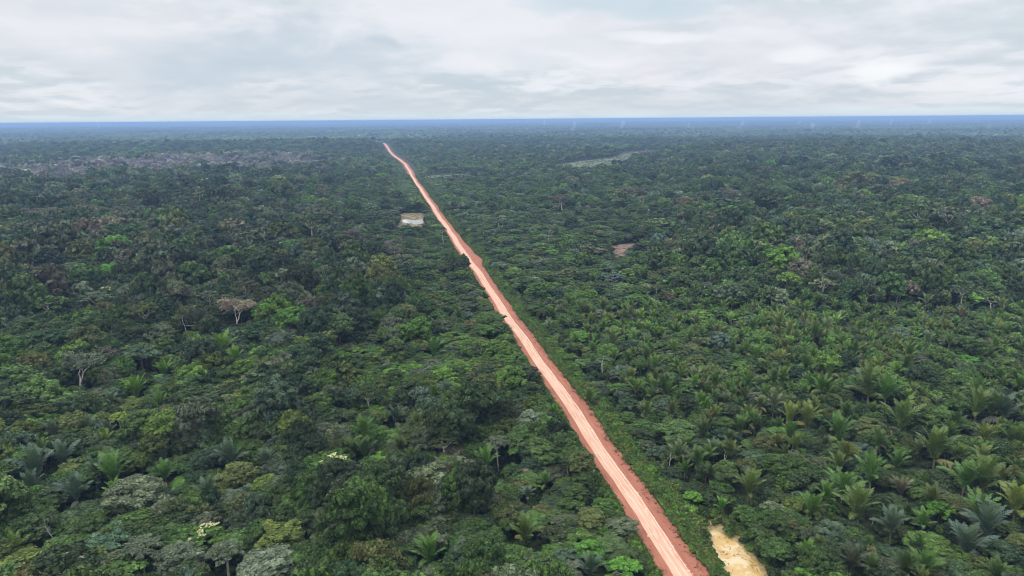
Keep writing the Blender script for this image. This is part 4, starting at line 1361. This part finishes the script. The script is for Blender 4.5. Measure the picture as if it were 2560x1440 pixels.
def scatter_object(name, label, S, mask, leaf, lvl, cover, ncl=None, palm_l=9, seed=0):
    off, ms = make_lib(leaf, lvl, cover, name, ncl, palm_l, seed)
    pc = proto_collection(name + '_kinds', ms)
    x, y, h, r, k, v = [S[q][mask] for q in ('x', 'y', 'h', 'r', 'k', 'v')]
    start = np.array([off[q][0] for q in KINDS]); num = np.array([off[q][1] for q in KINDS]); bh = np.array([BASE_H[q] for q in KINDS])
    idx = start[k] + v % num[k]
    sx = r / 5.0; sz = h / bh[k]
    pal = k == 5
    sz = np.where(pal, sx * .95, sz)
    zz = terrain(x, y) + np.where(pal, np.clip(h * .45, 0, 5), 0)
    gn_scatter(name, label, pc, np.stack([x, y, zz], 1), S['rot'][mask], np.stack([sx, sx, sz], 1), idx, S['tint'][mask])


scatter_object('near_forest', 'remaining trees and palms packed between the singled out ones', S1, ~taken, .42, 1, 1.4, palm_l=11, seed=0)
scatter_object('middle_forest', 'closed forest of mixed trees on both sides of the road', S2, np.ones(len(S2['x']), bool), .8, 1, 1.35, palm_l=7, seed=1)
scatter_object('far_forest', 'far closed forest canopy of small looking crowns', S3, np.ones(len(S3['x']), bool), 1.7, 1, 1.2, ncl=11, palm_l=4, seed=2)


# undergrowth between the trunks, the green verge along the road
def undergrowth():
    ms = [make_shrub(500 + i).mesh('shrub', [M_LEAF]) for i in range(5)]
    pc = proto_collection('undergrowth_kinds', ms)
    g = np.random.default_rng(31)
    P = []; Sx = []; Tn = []
    # fill under the trees
    for r0, r1, sp in ((95, 430, 3.4), (430, 1000, 6.0)):
        xm = r1 * .7; nx, ny = int(2 * xm / sp), int(r1 / sp)
        ii, jj = np.meshgrid(np.arange(nx), np.arange(ny))
        x = ii.ravel() * sp - xm + g.uniform(-.5, .5, nx * ny) * sp; y = jj.ravel() * sp + g.uniform(-.5, .5, nx * ny) * sp
        r = np.hypot(x, y); d = road_d(x, y)
        ok = (r > r0) & (r < r1) & (np.abs(np.arctan2(x, y)) < R_(43))
        ok &= (d < -(half_l(y) + 1.6)) | (d > half_r(y) + 2.0)
        ok &= ~inside(MUDX, x, y) & ~inside(POND, x, y)
        ok &= ~inside(PONDBANK, x, y) & ~inside(REDCLEAR, x, y)
        x, y = x[ok], y[ok]
        P.append(np.stack([x, y, np.zeros(len(x))], 1)); Sx.append(g.uniform(.7, 1.6, len(x)) * sp / 3.4)
        c = PALV[[PAL.index('mid'), PAL.index('dark'), PAL.index('fresh'), PAL.index('deep')]]
        Tn.append(c[g.choice(4, len(x), p=[.3, .4, .1, .2])] * .85)
    # dense low verge
    n = 15000
    y = 90 * np.exp(g.random(n) * math.log(1500 / 90.)); side = g.random(n) < .40
    u = g.random(n) ** 1.6
    d = np.where(side, -(half_l(y) - .2 + u * 3.5), half_r(y) - .5 - .9 * (g.random(n) < .2) + u * 6.5)
    x = road_x(y) + d / math.cos(_slope)
    kp = ~inside(MUDX, x, y); x, y, u = x[kp], y[kp], u[kp]; n = len(x)
    P.append(np.stack([x, y, np.zeros(n)], 1)); Sx.append(g.uniform(.25, .7, n) * (1 + u * 1.5) * (1 + y / 1500))
    c = PALV[[PAL.index('fresh'), PAL.index('mid'), PAL.index('bright'), PAL.index('olive'), PAL.index('gold')]] * 1.1
    Tn.append(c[g.choice(5, n, p=[.3, .3, .12, .2, .08])])
    # low tufts on the bare ground round the far pond and in the red clearing
    for q_, n, s_ in ((PONDBANK, 130, .55), (REDCLEAR, 60, .5)):
        lo, hi = q_.min(0), q_.max(0)
        x = g.uniform(lo[0], hi[0], n * 2); y = g.uniform(lo[1], hi[1], n * 2)
        kp = inside(q_, x, y) & ~inside(POND, x, y)
        x, y = x[kp][:n], y[kp][:n]
        P.append(np.stack([x, y, np.zeros(len(x))], 1)); Sx.append(g.uniform(.25, 1.0, len(x)) * s_)
        Tn.append(np.tile(PALV[PAL.index('olive')], (len(x), 1)))
    # scrub round the muddy pool and in the wet ground towards it
    n = 900
    c0 = MUDBANK.mean(0)
    k = g.integers(0, len(MUDBANK), n)
    q = c0 + (MUDBANK[k] - c0) * g.uniform(.97, 1.25, (n, 1)) + np.concatenate([g.normal(0, .8, (n, 2)), np.zeros((n, 1))], 1)
    ok = ~inside(MUD, q[:, 0], q[:, 1]) & (road_d(q[:, 0], q[:, 1]) > half_r(q[:, 1]) + .3)
    q = q[ok]; P.append(q * [1, 1, 0]); Sx.append(g.uniform(.3, .9, len(q))); Tn.append(c[g.choice(5, len(q))])
    P = np.concatenate(P); Sx = np.concatenate(Sx); Tn = np.concatenate(Tn)
    P[:, 2] = terrain(P[:, 0], P[:, 1])
    gn_scatter('undergrowth', 'dense shrubs and creepers under the trees and along the road edge', pc, P, g.uniform(0, 6.28, len(P)), np.stack([Sx, Sx, Sx * g.uniform(.7, 1.3, len(P))], 1), g.integers(0, 5, len(P)), Tn)


undergrowth()


# dark plant litter creeping over the red soil
def soil_litter():
    g = np.random.default_rng(41); mb = MB()
    n = 1500
    y = 110 * np.exp(g.random(n) * math.log(600 / 110.)); side = g.random(n) < .45
    u = g.random(n) ** 2.2
    d = np.where(side, -(half_l(y) - .3 - u * 1.8), half_r(y) - .3 - u * 3.2)
    x = road_x(y) + d / math.cos(_slope)
    for i in range(n):
        m = int(g.integers(4, 12)); L = g.uniform(.3, 1.3)
        P = np.stack([x[i] + g.normal(0, L * .5, m), y[i] + g.normal(0, L * .3, m), np.full(m, .24) + g.uniform(0, .1, m)], 1)
        P[:, 2] += terrain(P[:, 0], P[:, 1])
        N = g.normal(size=(m, 3)) * .4 + [0, 0, 1]; N /= np.linalg.norm(N, axis=1)[:, None]
        leaf_quads(mb, P, N, .3, g.uniform(.6, 1.1, (m, 1)) * np.ones((1, 3)), g)
    o = bpy.data.objects.new('creeping_weeds', mb.mesh('creeping_weeds', [M_LEAF])); link(o); o['tint'] = [.05, .06, .03]
    tag(o, 'dark weeds and litter creeping over the red shoulders', kind='stuff')
    # pale clods left by the grader on the track
    mb = MB(); v, f = ico(1)
    n = 170
    y = 105 * np.exp(g.random(n) * math.log(420 / 105.)); d = g.normal(2.0, .5, n) * np.where(g.random(n) < .8, 1, -1)
    for i in range(n):
        s = g.uniform(.10, .30); xx = road_x(y[i]) + d[i]
        mb.add(v * (1 + g.uniform(-.3, .3, (len(v), 1))) * [s, s * 1.3, s * .6] + [xx, y[i], .36], f)
    o = bpy.data.objects.new('earth_clods', mb.mesh('earth_clods', [solid('pale_clay', (.80, .62, .5), .15, 2)])); link(o)
    tag(o, 'pale earth clods lying along the graded track', kind='stuff')


soil_litter()


def drowned_twigs():
    g = np.random.default_rng(61); mb = MB(); c = MUD.mean(0)
    for i in range(70):
        k = int(g.integers(0, len(MUD))); q = c + (MUD[k] - c) * g.uniform(.3, 1.0)
        a = g.uniform(0, 6.28); L = g.uniform(.5, 1.8)
        e = q + np.array([math.cos(a) * L, math.sin(a) * L, g.uniform(.1, .8)])
        tube(mb, [q + [0, 0, -.1], (q + e) / 2 + [0, 0, .15], e], [.05, .045, .03], 3)
    o = bpy.data.objects.new('drowned_twigs', mb.mesh('drowned_twigs', [M_BARKD])); link(o)
    tag(o, 'dark twigs sticking out of the yellow muddy pool', kind='stuff')


drowned_twigs()


def debris():
    p = unproj(1640, 1204, 0)
    g = np.random.default_rng(8); mb = MB()
    for i in range(46):
        a = g.uniform(0, 3.14); L = g.uniform(.8, 3.0); c = np.array([g.normal(0, 1.9), g.normal(0, .9), g.uniform(.2, .7)])
        dd = np.array([math.cos(a), math.sin(a), g.uniform(-.1, .25)]) * L / 2
        tube(mb, [c - dd, c, c + dd], [.07, .09, .04], 4)
    o = bpy.data.objects.new('branch_pile', mb.mesh('branch_pile', [M_BARE])); link(o); o.location = (p[0], p[1], .1)
    tag(o, 'heap of bleached cut branches at the right edge of the red shoulder', 'branch pile')
    p = unproj(1651, 1203, .5)
    mb = MB(); n = 9
    xs = np.linspace(-1.3, 1.3, n); V = []; F = []
    for i, xx in enumerate(xs):
        for j, yy in enumerate(np.linspace(-.45, .45, 5)):
            V.append((xx, yy + .15 * math.sin(i), .35 + .22 * math.sin(i * 1.3 + j) + (.2 if j == 2 else 0)))
    for i in range(n - 1):
        for j in range(4):
            a = i * 5 + j; F.append((a, a + 5, a + 6, a + 1))
    mb.add(V, F)
    o = bpy.data.objects.new('white_sheet', mb.mesh('white_sheet', [solid('white_plastic', (.8, .8, .8), .05, 2, .5)], True)); link(o)
    o.location = (p[0], p[1], .45)
    so = o.modifiers.new('thick', 'SOLIDIFY'); so.thickness = .04
    tag(o, 'crumpled white plastic sheet lying on the branch heap', 'plastic sheet')


debris()


# ------------------------------------------------------------------ very far forest: canopy tiles
def canopy_tile(seed, size, sp, rad, hh, lvl=1):
    g = np.random.default_rng(seed); mb = MB(); v, f = ico(lvl)
    m = int(size / sp)
    for i in range(m):
        for j in range(m):
            x = (i + .5 + g.uniform(-.4, .4)) * sp - size / 2; y = (j + .5 + g.uniform(-.4, .4)) * sp - size / 2
            r = rad * g.uniform(.6, 1.35); h = hh * g.uniform(.5, 1.15) * (1.3 if g.random() < .08 else 1)
            k = math.exp(g.normal(0, .32)); hue = g.normal(0, .14)
            vv = v * (1 + g.uniform(-.25, .25, (len(v), 1))) * [r, r, r * .75] + [x, y, h]
            kf = g.uniform(.7, 1.3, (len(f), 1))
            mb.add(vv, f, kf * np.array([[k * (1 + hue), k, k * (1 - hue)]]))
    mb.add([(-size * .55, -size * .55, hh * .35), (size * .55, -size * .55, hh * .35), (size * .55, size * .55, hh * .35), (-size * .55, size * .55, hh * .35)], [(0, 1, 2, 3)], (.5, .5, .5))
    return mb.mesh('canopy_tile', [M_FARLEAF])


def distant(name, label, r0, r1, size, sp, rad, hh, seed, nt_=4, avoid=True):
    pc = proto_collection(name + '_tiles', [canopy_tile(seed + i, size, sp, rad, hh) for i in range(nt_)])
    g = np.random.default_rng(seed)
    xm = r1 * math.sin(R_(44)); nx, ny = int(2 * xm / size) + 1, int(r1 / size) + 1
    ii, jj = np.meshgrid(np.arange(nx), np.arange(ny)); x = ii.ravel() * size - xm; y = jj.ravel() * size
    r = np.hypot(x, y); ok = (r > r0) & (r < r1) & (np.abs(np.arctan2(x, y)) < R_(44))
    if avoid:
        ok &= ~((np.abs(road_d(x, y)) < size * .4) & (y < 5600))
        for q in MARSH:
            ok &= ~inside(q, x, y)
    x, y = x[ok], y[ok]
    t = np.array([.060, .086, .038]) * np.exp(g.normal(0, .14, (len(x), 1))) * (1 + .8 * (vnoise(x, y, 700, 3)[:, None] - .5))
    gn_scatter(name, label, pc, np.stack([x, y, terrain(x, y)], 1), g.integers(0, 4, len(x)) * math.pi / 2, np.stack([np.ones(len(x))] * 2 + [g.uniform(.8, 1.2, len(x))], 1), g.integers(0, nt_, len(x)), t)


distant('distant_forest', 'distant forest fading blue towards the horizon', 4150, 11500, 84, 12.0, 8.0, 15, 60, 6)
distant('horizon_forest', 'flat forest reaching the pale blue horizon', 11400, 44000, 420, 21, 15, 14, 80, 5, False)


# ------------------------------------------------------------------ rising vapour and air
def vapour():
    g = np.random.default_rng(55)
    m = bpy.data.materials.new('vapour'); m.use_nodes = True; nt = m.node_tree; nt.nodes.clear()
    out = nd(nt, 'ShaderNodeOutputMaterial'); v = nd(nt, 'ShaderNodeVolumePrincipled')
    v.inputs['Color'].default_value = (.95, .97, 1, 1); v.inputs['Density'].default_value = .010
    nt.links.new(v.outputs[0], out.inputs['Volume'])
    spots = [(1427, 320, 16), (1552, 316, 14), (1552, 330, 8), (1716, 312, 12), (1848, 308, 14), (1845, 318, 8), (1992, 306, 10), (2030, 308, 18), (2023, 320, 10),
             (2143, 316, 12), (2223, 306, 12), (2318, 306, 9), (1360, 312, 8), (245, 312, 9), (2470, 322, 8), (1880, 425, 14)]
    v_, f_ = ico(2)
    for i, (px, py, hp) in enumerate(spots):
        yb = py + hp * .8
        p = unproj(px, yb, 8); dist = np.linalg.norm(p[:2])
        if dist > 12000:
            p = p * 12000 / dist; dist = 12000.0
        hgt = min(hp * 1.7 * dist / FPX, 78.0) * g.uniform(.7, 1.0)
        mb = MB(); lean = g.uniform(.1, .5) * hgt
        for j in range(7):
            t = j / 6
            r = hgt * (.09 + .15 * t) * g.uniform(.7, 1.3)
            c = np.array([lean * t + g.normal(0, hgt * .08), 0, 10 + (hgt - 14) * t])
            mb.add(v_ * (1 + g.uniform(-.25, .25, (len(v_), 1))) * [r, r, r * 1.7] * [1, 1, 1] + c, f_)
        o = bpy.data.objects.new('vapour_wisp', mb.mesh('vapour_wisp', [m], True)); link(o)
        o.location = (p[0], p[1], float(terrain(p[0], p[1])))
        tag(o, 'thin white vapour rising from the far forest', kind='stuff', group='vapour wisps over the far forest')


vapour()


def haze():
    mb = MB(); L = 52000.0; z0, z1 = -16.0, 125.0
    V = [(-L, -L, z0), (L, -L, z0), (L, L, z0), (-L, L, z0), (-L, -L, z1), (L, -L, z1), (L, L, z1), (-L, L, z1)]
    mb.add(V, [(0, 3, 2, 1), (4, 5, 6, 7), (0, 1, 5, 4), (1, 2, 6, 5), (2, 3, 7, 6), (3, 0, 4, 7)])
    m = bpy.data.materials.new('air'); m.use_nodes = True; nt = m.node_tree; nt.nodes.clear()
    out = nd(nt, 'ShaderNodeOutputMaterial'); v = nd(nt, 'ShaderNodeVolumePrincipled')
    v.inputs['Color'].default_value = (.38, .575, .94, 1); v.inputs['Density'].default_value = 1.12e-4
    nt.links.new(v.outputs[0], out.inputs['Volume'])
    o = bpy.data.objects.new('haze', mb.mesh('haze', [m])); link(o)
    tag(o, 'blue haze of humid air over the whole forest', kind='stuff')


haze()
